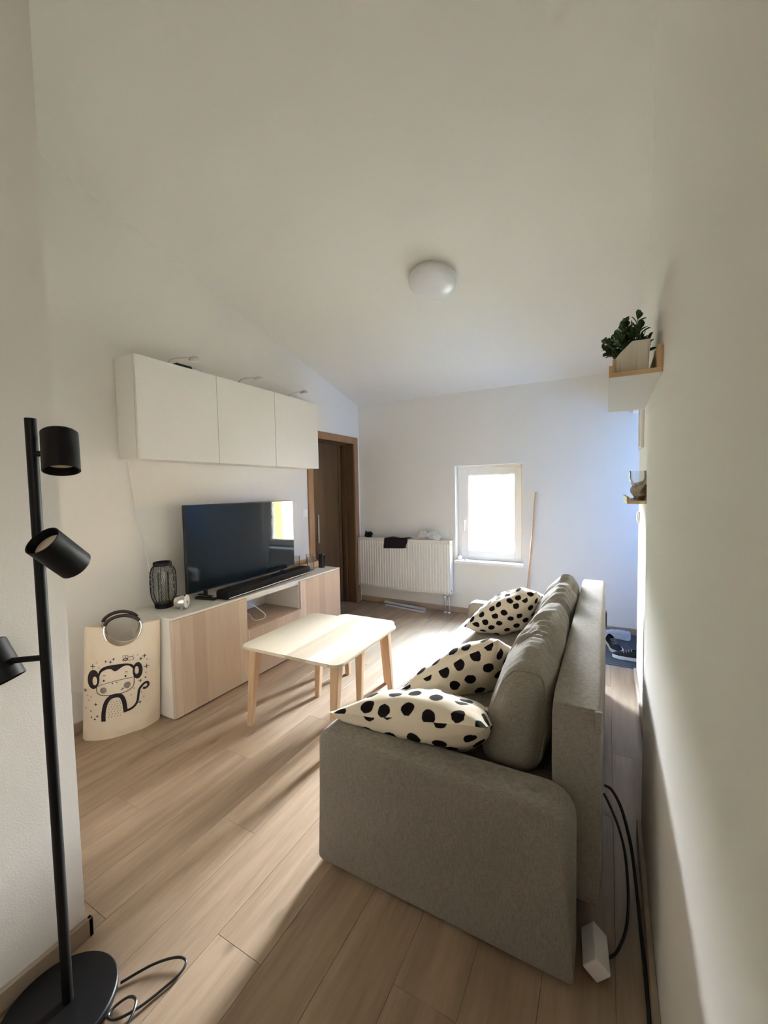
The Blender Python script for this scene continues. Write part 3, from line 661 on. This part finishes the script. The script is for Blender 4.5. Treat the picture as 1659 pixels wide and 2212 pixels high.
link('backrest', bm, SOFA, so, smooth=True)
for x, y in ((1.86, 1.24), (2.60, 1.24), (1.86, 3.14), (2.60, 3.14), (2.66, 1.42), (2.66, 3.08)): link('foot', L([(.018, 0), (.022, .03 if x < 2.65 else .15)], 12, Matrix.Translation((x, y, 0))), BLKPL, so)
link('latch', B((2.7465, 3.11, .45), (2.758, 3.16, .55), .002), BLKPL, so)
link('corner_tab', B((2.726, 1.296, .700), (2.746, 1.312, .756), .004), SOFA, so)
# loose back cushions
def back_cushion(label, cy, ln_, hh, seed):
    def shp(p, n):
        f = (p.z + hh / 2) / hh                      # 0 bottom .. 1 top
        p.x = p.x * (1.0 - .42 * f * f) + .065 * f - .012
        p.z -= .035 * (n.y * n.y) ** 2 * f
        p.z += .010 * math.sin(p.y * 19 + seed) * f * (1 - n.y ** 2)
        # gathers running across the front and top
        p.x += .0042 * math.sin(p.y * 118 + 5 * math.sin(p.z * 7 + p.y * 5 + seed)) * (.2 + f) * (1 - n.y ** 2)
        p.z += .0062 * math.sin(p.y * 118 + 5 * math.sin(p.x * 9 + p.y * 5 + seed)) * f * max(.2, noise.noise(Vector((p.y * 5, seed, 0))) + .7) * (1 - n.y ** 2)
        return p
    o = thing('back_cushion', label, 'cushion', (2.470, cy, .440), 0, 'loose sofa back cushions')
    bm = soft_box((.205, ln_, hh), .075, (.035, .012, .02), 64, .006, 7, seed, shp); bm.transform(Matrix.Translation((0, 0, hh / 2)))
    link('cover', bm, SOFA, o, smooth=True, local=True)
    pts = []
    for k in range(44):
        a_ = 2 * PI * k / 44; n = Vector((math.cos(a_), -.90, math.sin(a_))); m_ = max(abs(n.x), abs(n.z)); n.x /= m_; n.z /= m_
        h3 = Vector((.1025, ln_ / 2, hh / 2)); r = .075; p = Vector((n.x * h3.x, -h3.y, n.z * h3.z))
        q = Vector([max(-(h3[i] - r), min(h3[i] - r, p[i])) for i in range(3)]); d_ = Vector((p.x - q.x, -.035, p.z - q.z)); p = q + d_.normalized() * (r + .001)
        p = shp(p, Vector((n.x, -.9, n.z))); pts.append(p + Vector((0, 0, hh / 2)))
    link('piping', tube(bmesh.new(), pts, .0035, 6, closed=True), SOFA, o, smooth=True, local=True)
    return o
back_cushion('large grey back cushion on the near half of the sofa', 1.820, .93, .385, 1)
back_cushion('large grey back cushion on the far half of the sofa, nearest the window', 2.700, .74, .375, 5)

def pillow(label, W, Hh, Tk, mat, M_, seed, wr=.010, name='polka_pillow'):
    n = 30; bm = bmesh.new(); uvl = bm.loops.layers.uv.new('UVMap'); uvs = {}
    top = {}; bot = {}
    o3 = Vector((seed * 4.7, seed * 2.1, seed))
    for i in range(n + 1):
        for j in range(n + 1):
            u, v = i / n * 2 - 1, j / n * 2 - 1
            x = u * W / 2 * (1 - .085 * (1 - v * v)); y = v * Hh / 2 * (1 - .085 * (1 - u * u))
            e = max(0.0, (1 - u * u) * (1 - v * v)); t = Tk / 2 * e ** .52
            nz = noise.noise(Vector((u * 2.2, v * 2.2, 0)) + o3) + .6 * noise.noise(Vector((u * 5, v * 5, 3)) + o3)
            edge = .008 * noise.noise(Vector((u * 3, v * 3, 8)) + o3)
            ed = i in (0, n) or j in (0, n)
            a = bm.verts.new((x, y, t + wr * nz * (e ** .3) + edge)); top[i, j] = a; uvs[a] = (x + seed, y + .3)
            if ed: bot[i, j] = a
            else:
                nz2 = noise.noise(Vector((u * 2.4, v * 2.4, 11)) + o3)
                b = bm.verts.new((x, y, -t + wr * nz2 * (e ** .3) + edge)); bot[i, j] = b; uvs[b] = (x + seed + 2.37, y + .81)
    def arc(d):                                    # cloth lengths, so that the print is not stretched over the dome
        g = lambda i, j: (d.get((i, j)) or top[i, j]).co
        U, V = {}, {}; c = n // 2
        for j in range(n + 1):
            U[c, j] = 0
            for i in range(c, n): U[i + 1, j] = U[i, j] + (g(i + 1, j) - g(i, j)).length
            for i in range(c, 0, -1): U[i - 1, j] = U[i, j] - (g(i, j) - g(i - 1, j)).length
        for i in range(n + 1):
            V[i, c] = 0
            for j in range(c, n): V[i, j + 1] = V[i, j] + (g(i, j + 1) - g(i, j)).length
            for j in range(c, 0, -1): V[i, j - 1] = V[i, j] - (g(i, j) - g(i, j - 1)).length
        return U, V
    UT, VT = arc(top); UB, VB = arc(bot)
    for i in range(n):
        for j in range(n):
            q = [(i, j), (i + 1, j), (i + 1, j + 1), (i, j + 1)]
            f = bm.faces.new([top[k] for k in q])
            for l, k in zip(f.loops, q): l[uvl].uv = (UT[k] + seed, VT[k] + .3)
            f = bm.faces.new([bot[k] for k in q[::-1]])
            for l, k in zip(f.loops, q[::-1]): l[uvl].uv = (UB[k] + seed + 2.37, VB[k] + .81)
    o = link(name, bm, mat, smooth=True)
    for p in o.data.polygons: p.use_smooth = True
    o.matrix_world = M_; inv = M_.inverted()
    for v in o.data.vertices:                      # the filling gives where it rests on seat and arm
        p = M_ @ v.co; zl = .523 if p.y < 1.315 else .447 + .004 * math.sin(p.x * 40)
        if p.z < zl: p.z = zl + .10 * (p.z - zl) * 0; v.co = inv @ p
    return tag(o, label, 'pillow', 'polka dot pillows on the sofa')
def mat_axes(c, ex, ey):
    ex = Vector(ex).normalized(); ey = Vector(ey); ez = ex.cross(ey).normalized(); ey = ez.cross(ex)
    m = Matrix((ex, ey, ez)).transposed().to_4x4(); m.translation = c; return m
pillow('cream pillow with black dots lying on the near sofa arm', .62, .40, .215, POLKA, mat_axes((2.135, 1.425, .515), (1, .0, .17), (0, 1, -.52)), 1, .011)
pillow('cream pillow with black dots leaning on the near back cushion', .55, .46, .23, POLKA, mat_axes((2.165, 1.925, .505), (.83, .08, .55), (.10, 1, -.62)), 2, .015)
pillow('cream pillow with black dots leaning on the far back cushion', .53, .44, .25, POLKA2, mat_axes((2.185, 2.79, .565), (.85, .05, .52), (.0, 1, -.42)), 3, .024)

# ------------------------------------------------------------------ canvas bag with print
bag = thing('canvas_bag', 'cream canvas storage bag with a black monkey print and round handles', 'bag', (.19, 1.36, 0))
BH = .625
A0, B0, A1, B1 = Vector((.100, 1.185, 0)), Vector((.285, 1.530, 0)), Vector((.062, 1.245, 0)), Vector((.345, 1.522, 0))
def bag_pt(s, t, side, off=0.0):
    A_ = A0.lerp(A1, t); B_ = B0.lerp(B1, t); d_ = (B_ - A_).normalized(); n_ = Vector((d_.y, -d_.x, 0))
    bl = (.085 * (1 - t) ** .7 + .012 + .018 * t) * side
    f = max(0.0, math.sin(PI * min(1, max(0, s)))) ** .55
    p = A_.lerp(B_, s) + n_ * (bl * f)
    wr = (.007 * noise.noise(Vector((s * 5, t * 6, side * 3.0))) + .012 * max(0, 1 - t * 3.2) * noise.noise(Vector((s * 4 + t * 5, t * 9 - s * 3, 4.0)))) * f * (1 if side > 0 else .4)
    p += n_ * (wr + off)
    p.z = BH * t + .012 * (1 - math.sin(PI * s)) * t
    return p
HC = (.52, .975); HR = .155      # centre (s, t) and radius of the round cut-out (in t units)
AS = .39 / BH
def panel(side):
    ns, ntt = 48, 60; bm = bmesh.new(); g = {}
    for i in range(ns + 1):
        for j in range(ntt + 1):
            s, t = i / ns, j / ntt
            ds, dt = (s - HC[0]) * AS, t - HC[1]; r = math.hypot(ds, dt)
            if HR * .72 < r < HR:
                k = HR / r; s2, t2 = HC[0] + ds * k / AS, min(1, HC[1] + dt * k)
                if 0 < i < ns: s, t = s2, t2
            g[i, j] = (bm.verts.new(bag_pt(s, t, side)), r)
    for i in range(ns):
        for j in range(ntt):
            q = [g[i, j], g[i + 1, j], g[i + 1, j + 1], g[i, j + 1]]
            if min(a[1] for a in q) < HR * .72: continue
            try: bm.faces.new([a[0] for a in q])
            except ValueError: pass
    bmesh.ops.delete(bm, geom=[v for v in bm.verts if not v.link_faces], context='VERTS')
    bmesh.ops.solidify(bm, geom=bm.faces[:], thickness=.002)
    return bm
link('front_panel', panel(1), CANVAS, bag, smooth=True)
link('back_panel', panel(-.55), CANVAS, bag, smooth=True)
bm = bmesh.new(); lo = [bm.verts.new(bag_pt(k / 24, 0, 1) + Vector((0, 0, .004))) for k in range(25)] + [bm.verts.new(bag_pt(1 - k / 24, 0, -.55) + Vector((0, 0, .004))) for k in range(1, 24)]
bm.faces.new(lo); link('bag_bottom', bm, CANVAS, bag)
for side in (1, -.55):
    ring = []
    for k in range(40):
        a_ = 2 * PI * k / 40; s, t = HC[0] + HR * math.cos(a_) / AS, HC[1] + HR * math.sin(a_)
        p = bag_pt(s, min(t, 1), side, .002)
        if t > 1: p.z += (t - 1) * BH * .80
        if side < 0: p += Vector((-.008, -.020, .016))
        ring.append(p)
    hn = link('round_handle', tube(bmesh.new(), ring[36:] + ring[:25], .0048, 8), CHROME, bag, smooth=True)
    link('leather_grip', tube(bmesh.new(), ring[3:19], .0098, 10), LEATHER, hn, smooth=True, local=False)
    link('cutout_binding', tube(bmesh.new(), [bag_pt(HC[0] + HR * math.cos(a) / AS, HC[1] + HR * math.sin(a), side, .001) for a in [PI + .12 + (PI - .24) * k / 24 for k in range(25)]], .0030, 6), CANVAS, bag, smooth=True)
# print: pixel-free outline drawing in the panel's own (s, t)
def st(X, Y): return ((X - 170) / 650.0, 1.0 - (Y - 690) / 1000.0)
def P3(X, Y, off=.0028): s, t = st(X, Y); return bag_pt(s, t, 1, off)
def stroke(bm, pts, wd, sub=5, off=.0028):
    q = [Vector((p[0], p[1], 0)) for p in pts]; q = smooth_path(q, sub) if len(q) > 2 else [q[0].lerp(q[-1], k / 4) for k in range(5)]
    prev = None
    for i, p in enumerate(q):
        d_ = q[min(i + 1, len(q) - 1)] - q[max(i - 1, 0)]; d_.normalize(); n_ = Vector((-d_.y, d_.x, 0)) * wd / 2
        a_ = bm.verts.new(P3(p.x + n_.x, p.y + n_.y, off)); b2 = bm.verts.new(P3(p.x - n_.x, p.y - n_.y, off))
        if prev: bm.faces.new((prev[0], a_, b2, prev[1]))
        prev = (a_, b2)
def disc(bm, X, Y, rx, ry, ix=0, iy=0, dx=0, dy=0, n=28, off=.0028):
    o_ = [bm.verts.new(P3(X + rx * math.cos(2 * PI * k / n), Y + ry * math.sin(2 * PI * k / n), off)) for k in range(n)]
    if ix:
        i_ = [bm.verts.new(P3(X + dx + ix * math.cos(2 * PI * k / n), Y + dy + iy * math.sin(2 * PI * k / n), off)) for k in range(n)]
        for k in range(n): bm.faces.new((o_[k], o_[(k + 1) % n], i_[(k + 1) % n], i_[k]))
    else:
        c_ = bm.verts.new(P3(X, Y, off))
        for k in range(n): bm.faces.new((o_[k], o_[(k + 1) % n], c_))
bm = bmesh.new()
up = [(300, 1128), (312, 1078), (345, 1045), (405, 1030), (480, 1026), (550, 1033), (598, 1055), (616, 1100)]
dn = [(312, 1130), (330, 1088), (370, 1066), (410, 1064), (450, 1088), (515, 1054), (565, 1056), (604, 1100)]
up = smooth_path([(a, b, 0) for a, b in up], 5); dn = smooth_path([(a, b, 0) for a, b in dn], 5)
u_ = [bm.verts.new(P3(p.x, p.y)) for p in up]; d_v = [bm.verts.new(P3(p.x, p.y)) for p in dn]
for k in range(len(u_) - 1): bm.faces.new((u_[k], u_[k + 1], d_v[k + 1], d_v[k]))
disc(bm, 262, 1148, 52, 84, 20, 38, 12, 14); disc(bm, 636, 1118, 42, 78, 18, 40, -8, -2)
stroke(bm, [(306, 1118), (300, 1190), (288, 1222), (298, 1268), (345, 1292), (450, 1298), (548, 1284), (596, 1250), (604, 1180), (606, 1090)], 6)
stroke(bm, [(298, 1212), (350, 1190), (450, 1175), (540, 1169), (602, 1172)], 4)
for X, Y in ((352, 1160), (533, 1145)): disc(bm, X, Y, 8, 9, n=12)
for X, Y in ((423, 1193), (460, 1190)): disc(bm, X, Y, 5, 6, n=10)
stroke(bm, [(342, 1122), (352, 1116), (368, 1120)], 4); stroke(bm, [(530, 1110), (542, 1107), (552, 1113)], 4)
stroke(bm, [(488, 1264), (502, 1262), (510, 1244)], 5); stroke(bm, [(500, 1252), (516, 1256)], 4)
stroke(bm, [(340, 1525), (343, 1450), (362, 1370), (398, 1322), (450, 1308), (490, 1320), (512, 1365), (520, 1430), (524, 1470)], 36)
stroke(bm, [(505, 1468), (580, 1456), (622, 1415), (636, 1345), (648, 1295), (690, 1257), (718, 1262), (720, 1292), (696, 1306), (676, 1296)], 21)
for X, Y, r in ((255, 1032, 20), (368, 992, 10), (410, 1000, 13), (436, 975, 11), (665, 1015, 13), (695, 995, 18), (712, 1100, 22), (655, 1222, 18), (700, 1205, 8), (188, 1247, 14), (280, 1368, 13), (645, 1425, 14), (270, 1500, 9), (290, 1475, 11), (242, 1480, 6), (238, 1425, 6)):
    stroke(bm, [(X - r, Y), (X + r, Y)], 6); stroke(bm, [(X, Y - r), (X, Y + r)], 6)
stroke(bm, [(510, 1000), (520, 985), (548, 982), (552, 1002), (515, 1004)], 5)
for k in range(3): stroke(bm, [(522 + 11 * k, 984), (524 + 11 * k, 1003)], 6)
stroke(bm, [(552, 1000), (560, 978), (590, 976), (606, 990), (598, 1004), (556, 1004)], 4)
stroke(bm, [(516, 980), (514, 958), (532, 956), (534, 980)], 3); stroke(bm, [(536, 980), (538, 956), (554, 958), (552, 980)], 3)
stroke(bm, [(566, 976), (562, 960)], 3); stroke(bm, [(592, 976), (604, 962)], 3)
link('monkey_print', bm, INK, bag)
for X, Y, r_ in ((347, 1247, 27), (545, 1230, 29)):
    bm = bmesh.new(); disc(bm, X, Y, r_, r_); link('cheek_print', bm, INKG, bag)
bm = bmesh.new()
for r_ in range(7):
    for k in range(5):
        X, Y = 385 + 24 * k + (8 if r_ % 2 else 0), 1355 + 22 * r_
        stroke(bm, [(X, Y), (X - 5, Y + 11)], 5)
for X, Y in ((222, 1330), (240, 1300), (210, 1290), (600, 1275), (575, 1330), (660, 1330), (680, 1385), (705, 1160), (640, 970), (290, 1000), (310, 1045), (718, 1035), (195, 1400)):
    disc(bm, X, Y, 8, 8, 5, 5, n=10)
tag(link('grey_print', bm, INKG, bag), kind='stuff')

# ------------------------------------------------------------------ floor lamp
LX, LY, LH = 1.461, .503, 1.605
fl_ = thing('floor_lamp', 'tall black floor lamp with three swivelling spot shades', 'floor lamp', (LX, LY, 0))
link('base_plate', L([(.132, 0), (.134, .004), (.134, .020), (.131, .023)], 48, Matrix.Translation((LX - .008, LY - .016, 0))), BLACK, fl_, smooth=True)
link('pole', T([(LX, LY, .02), (LX, LY, LH)], .0125, 16), BLACK, fl_, smooth=True)
def shade(z, joint, c, axis, ln_=.105, r=.043):
    """c: centre of the shade, axis: direction in which its open end looks"""
    ax = Vector(axis).normalized(); q = Vector((0, 0, 1)).rotation_difference(ax).to_matrix().to_4x4(); M_ = Matrix.Translation(c) @ q
    s_ = link('lamp_shade', L([(r * .9, -ln_ / 2), (r, -ln_ / 2 + .004), (r, ln_ / 2), (r - .003, ln_ / 2), (r - .003, ln_ / 2 - .022), (r * .3, ln_ / 2 - .024)], 36, M_, capb=True, capt=True), BLACK, fl_, smooth=True)
    lens = L([(r * .80, ln_ / 2 - .0235), (r * .78, ln_ / 2 - .019), (r * .3, ln_ / 2 - .016)], 28, M_); link('bulb', lens, BULB, s_, smooth=True)
    link('joint', T([(LX, LY, z), joint, c], [.0075, .0075, .006], 10), BLACK, fl_, smooth=True)
shade(1.515, (1.490, .519, 1.515), (1.5245, .537, 1.521), (.287, -.127, -.971), .106, .040)
shade(1.250, (1.492, .515, 1.250), (1.529, .520, 1.260), (.163, -.715, .704), .112, .041)
shade(.985, (1.395, .445, .985), (1.369, .434, .980), (.448, .189, -.86), .108, .041)
link('lamp_cord', T(smooth_path([(1.535, .60, .006), (1.575, .668, .010), (1.622, .712, .013), (1.656, .722, .011), (1.668, .695, .008), (1.655, .640, .006), (1.640, .590, .008), (1.615, .548, .010), (1.585, .540, .007), (1.578, .562, .006), (1.595, .590, .012), (1.625, .592, .016), (1.650, .560, .014), (1.655, .515, .008), (1.640, .470, .006), (1.60, .42, .006), (1.53, .34, .006), (1.45, .2, .006), (1.36, .05, .006)], 7), .0036, 8), BLKPL, fl_, smooth=True)

# ------------------------------------------------------------------ picture ledges on the right
def ledge(name, label, x0, x1, y0, y1, z, back, group):
    t_ = thing(name, label, 'wall shelf', ((x0 + x1) / 2, (y0 + y1) / 2, z), 0, group)
    link('shelf_board', B((x0, y0, z), (x1, y1, z + .013), .001), WFOIL if False else PINE, t_)
    link('underside_foil', B((x0 + .0005, y0 + .0008, z - .0008), (x1, y1 - .0005, z + .0002)), WFOIL, t_)
    link('front_lip', B((x0, y0, z + .013), (x0 + .011, y1, z + .034), .001), PINE, t_)
    link('back_board', B((x1 - .013, y0, z + .013), (x1, y1, z + back), .001), PINE, t_)
    return t_
ledge('picture_ledge', 'birch picture ledge high on the right wall, holding the potted plant', 2.752, XW - .0005, 1.38, 2.02, 1.718, .075, 'picture ledges')
ledge('picture_ledge', 'lower birch picture ledge in the recess on the right, holding a glass', 2.836, XS - .0005, 2.36, 2.92, 1.314, .07, 'picture ledges')
# potted plant
PX, PY, PZ = 2.811, 1.53, 1.7312
pp = thing('potted_plant', 'leafy green boxwood plant in a whitewashed wooden planter on the upper ledge', 'potted plant', (PX, PY, PZ))
# faceted planter: low front, taller back
bm = bmesh.new()
foot = [(-.045, -.092), (.020, -.100), (.043, -.100), (.043, .10), (-.045, .10)]
tops = [(-.046, -.094, .048), (-.030, -.106, .066), (.000, -.108, .094), (.045, -.104, .094), (.045, .10, .094), (-.046, .10, .05)]
b_ = [bm.verts.new((p[0], p[1], 0)) for p in ((-.042, -.088), (-.026, -.097), (.002, -.098), (.041, -.094), (.041, .095), (-.042, .095))]
t_ = [bm.verts.new(p) for p in tops]
for k in range(6): bm.faces.new((b_[k], b_[(k + 1) % 6], t_[(k + 1) % 6], t_[k]))
bm.faces.new(b_[::-1]); bmesh.ops.recalc_face_normals(bm, faces=bm.faces[:])
link('planter', bm, PLANT, pp, local=True)
link('planter_slat', B((.0125, -.1085, .004), (.0395, -.1035, .092), .001), PLANT, pp, local=True)
link('planter_corner', B((-.050, -.099, 0), (-.040, -.089, .052), .002), PINE, pp, local=True)
bm = bmesh.new(); bmesh.ops.create_icosphere(bm, subdivisions=3, radius=1.0)
for v in bm.verts: p = v.co.copy(); v.co = Vector((p.x * .037, p.y * .088, .058 + p.z * .036 * (1 + .3 * noise.noise(p * 3))))
link('moss', bm, SOIL, pp, local=True)
rnd = random.Random(11)
lm = bpy.data.meshes.new('leaf'); bm = bmesh.new()
pr2 = [(0, 0), (.3, .26), (.62, .31), (.88, .18), (1, 0)]
mid = [bm.verts.new((0, t, .06 * math.sin(t * 3))) for t, w_ in pr2]
for sg in (1, -1):
    sd = [mid[0]] + [bm.verts.new((sg * w_, t, .10 + .06 * math.sin(t * 3))) for t, w_ in pr2[1:-1]] + [mid[-1]]
    for k in range(4):
        f = [mid[k], mid[k + 1], sd[k + 1], sd[k]]; f = list(dict.fromkeys(f))
        if len(f) > 2: bm.faces.new(f)
bm.to_mesh(lm); bm.free(); lm.materials.append(LEAF)
nl = 0
for k in range(40):
    a_ = rnd.uniform(0, 2 * PI); e_ = rnd.uniform(.15, 1.0)
    bx, by = rnd.uniform(-.022, .022), rnd.uniform(-.07, .07)
    lean = Vector((math.cos(a_) * .62 * e_ - .08, math.sin(a_) * .55 * e_ - (.18 if by < 0 else -.05), 1.0 - .35 * e_)).normalized()
    ln_ = rnd.uniform(.06, .118)
    pts = [Vector((bx, by, .05)), Vector((bx, by, .05)) + lean * ln_ * .5 + Vector((0, 0, .008)), Vector((bx, by, .05)) + lean * ln_ + Vector((0, 0, .004))]
    for p in pts: p.x = min(p.x, .050)
    pts = smooth_path(pts, 4)
    link('stem', T(pts, .0012, 4), STEM, pp, local=True)
    for i in range(3, len(pts)):
        for sgn in ((1, -1) if i % 2 == 0 or i > 5 else (1,)):
            if nl >= 296: break
            d_ = (pts[i] - pts[i - 1]).normalized(); side = d_.cross(Vector((math.cos(i * 2.4 + k), math.sin(i * 2.4 + k), .3))).normalized() * sgn
            ydir = (d_ * .75 + side).normalized() if i < len(pts) - 1 else (d_ + side * .6).normalized()
            zdir = d_.cross(ydir).cross(ydir) * -1
            if zdir.length < 1e-3: zdir = Vector((0, 0, 1))
            m = mat_axes(pts[i], ydir.cross(zdir), ydir)
            sc = rnd.uniform(.023, .034)
            o = bpy.data.objects.new('leaf', lm); COL.objects.link(o); o.parent = pp; o.matrix_basis = m @ Matrix.Diagonal((sc, sc, sc, 1)); nl += 1
# things on the lower ledge, plates on the strip wall
gb = thing('glass_goblet', 'clear stemmed glass goblet on the lower ledge in the recess', 'glass', (2.885, 2.45, 1.3275))
link('goblet', L([(.030, 0), (.030, .002), (.006, .008), (.004, .055), (.006, .065), (.030, .085), (.040, .112), (.038, .150), (.0368, .150), (.0385, .112), (.028, .088), (.002, .070)], 24, capb=True, capt=False), TUMB, gb, smooth=True, local=True)
cb = thing('paper_packaging', 'crumpled beige paper packaging behind the glass on the lower ledge', 'packaging', (2.905, 2.62, 1.336))
bm = soft_box((.06, .14, .07), .008, (.01, .01, .01), 5, .020, 16, 8); bm.transform(Matrix.Translation((0, 0, .038)))
link('paper_sheet', bm, BEIGEF, cb, local=True)
bm = B((-.008, -.085, -.005), (.004, .07, .105), .001); bm.transform(Matrix.Translation((-.012, .01, .022)) @ Matrix.Rotation(math.radians(28), 4, 'Y') @ Matrix.Rotation(math.radians(20), 4, 'X'))
link('cardboard_flap', bm, BEIGEF, cb, local=True)
fp = thing('fuse_box_cover', 'white framed fuse box cover on the recess wall under the upper ledge', 'fuse box', (XS, 3.17, 1.64))
link('frame', boxes(((XS - .018, 3.06, 1.64), (XS, 3.08, 1.99)), ((XS - .018, 3.30, 1.64), (XS, 3.32, 1.99)), ((XS - .018, 3.08, 1.64), (XS, 3.30, 1.66)), ((XS - .018, 3.08, 1.97), (XS, 3.30, 1.99)), bev=.002), PVC, fp)
link('panel', B((XS - .008, 3.08, 1.66), (XS, 3.30, 1.97)), WHITE, fp)
ls2 = thing('light_switch', 'white light switch at the far end of the recess wall on the right', 'light switch', (XS, 3.40, 1.18))
link('switch_plate', B((XS - .009, 3.362, 1.14), (XS, 3.442, 1.22), .003), PVC, ls2)
link('rocker', B((XS - .016, 3.375, 1.153), (XS - .009, 3.429, 1.207), .003), PVC, ls2)

# ------------------------------------------------------------------ entrance mat and shoes
dm = thing('door_mat', 'dark ribbed rubber door mat on the floor of the entrance recess', 'door mat', (3.1, 4.0, 0))
link('mat_base', B((2.30, 3.61, 0), (3.95, 4.415, .005), .002), RUBBER, dm)
link('rib', boxes(*[((2.32 + .0185 * k, 3.64, .005), (2.3305 + .0185 * k, 4.385, .008)) for k in range(87)]), RUBBER, dm)
def shoe(name, label, loc, rotz, upper, sole_m, laces, group, opening=None):
    t_ = thing(name, label, 'shoe', loc, rotz, group)
    Ls = .275; sec = []
    # y from heel 0 to toe Ls: half width, top height
    tab = [(0, .022, .070), (.02, .033, .080), (.06, .036, .084), (.10, .036, .082), (.14, .038, .074), (.18, .044, .056), (.22, .046, .043), (.25, .038, .036), (.27, .018, .028)]
    bm = bmesh.new(); rows = []
    for y, hw, ht in tab:
        rows.append([bm.verts.new((hw * math.sin(a) * (1 - .25 * max(0, math.cos(a))), y, .020 + (ht - .020) * max(0, math.cos(a)) ** .7)) for a in [(-PI / 2) + PI * k / 12 for k in range(13)]])
    for i, (a, b) in enumerate(zip(rows, rows[1:])):
        for k in range(12):
            if 1 <= i <= 3 and 4 <= k <= 7: continue
            bm.faces.new((a[k], a[k + 1], b[k + 1], b[k]))
    bm.faces.new(rows[0]); bm.faces.new(rows[-1][::-1])
    bmesh.ops.solidify(bm, geom=bm.faces[:], thickness=.003)
    link('upper', bm, upper, t_, smooth=True, local=True)
    poly = [(hw * 1.08 + .002, y) for y, hw, ht in tab]; poly = [(-.002 + p[0], p[1]) for p in poly] + [(-p[0], p[1]) for p in poly[::-1]]
    bm = bmesh.new(); prism(bm, poly, 'z', 0, .024); link('sole', bm, sole_m, t_, local=True)
    link('insole', B((-.028, .02, .024), (.028, .2, .028)), opening or upper, t_, local=True)
    if laces:
        for k in range(4):
            y = .135 + .018 * k; z = .078 - .008 * k
            link('lace', T([(-.024, y, z - .010), (0, y + .004, z + .002), (.024, y, z - .010)], .0035, 6), INKG, t_, local=True)
    return t_
shoe('sneaker', 'black sneaker with a white sole nearest the sofa back on the door mat', (2.775, 4.125, .009), math.radians(195), SHOE, SOLE, True, 'black sneakers')
shoe('sneaker', 'black sneaker with a white sole lying sideways at the mat front, by the recess wall', (3.07, 3.765, .009), math.radians(83), SHOE, SOLE, True, 'black sneakers')
shoe('clog', 'pale blue-white slip-on shoe with a beige inside, behind the black sneakers', (2.945, 4.25, .009), math.radians(75), SOLE, SOLE, False, 'slip-on shoes', BEIGEF)

# ------------------------------------------------------------------ adapter and cables by the wall
ad = thing('cable_adapter', 'white block-shaped socket strip resting on the floor behind the near sofa arm', 'socket strip', (2.738, 1.235, 0))
bm = B((-.026, 0, -.026), (.026, .115, .026), .004); bm.transform(Matrix.Translation((0, -.005, .039)) @ Matrix.Rotation(math.radians(5), 4, 'Z') @ Matrix.Rotation(math.radians(43), 4, 'Y'))
link('housing', bm, PVC, ad, local=True)
link('power_cord', T(smooth_path([(2.750, 1.62, .30), (2.765, 1.60, .285), (2.795, 1.56, .24), (2.815, 1.52, .18), (2.822, 1.45, .11), (2.815, 1.39, .05), (2.79, 1.34, .012), (2.765, 1.31, .010), (2.745, 1.29, .016)], 6), .0042, 8), BLKPL, ad, smooth=True)
tag(link('extension_cable', T(smooth_path([(2.752, 1.60, .345), (2.775, 1.60, .335), (2.805, 1.58, .29), (2.832, 1.54, .20), (2.847, 1.48, .10), (2.857, 1.40, .02), (2.8605, 1.28, .0055), (2.861, 1.1, .0055), (2.861, .8, .0055), (2.861, .4, .0055)], 6), .0052, 8), BLKPL, smooth=True), 'black cord running down from the sofa back along the right baseboard', 'cable')
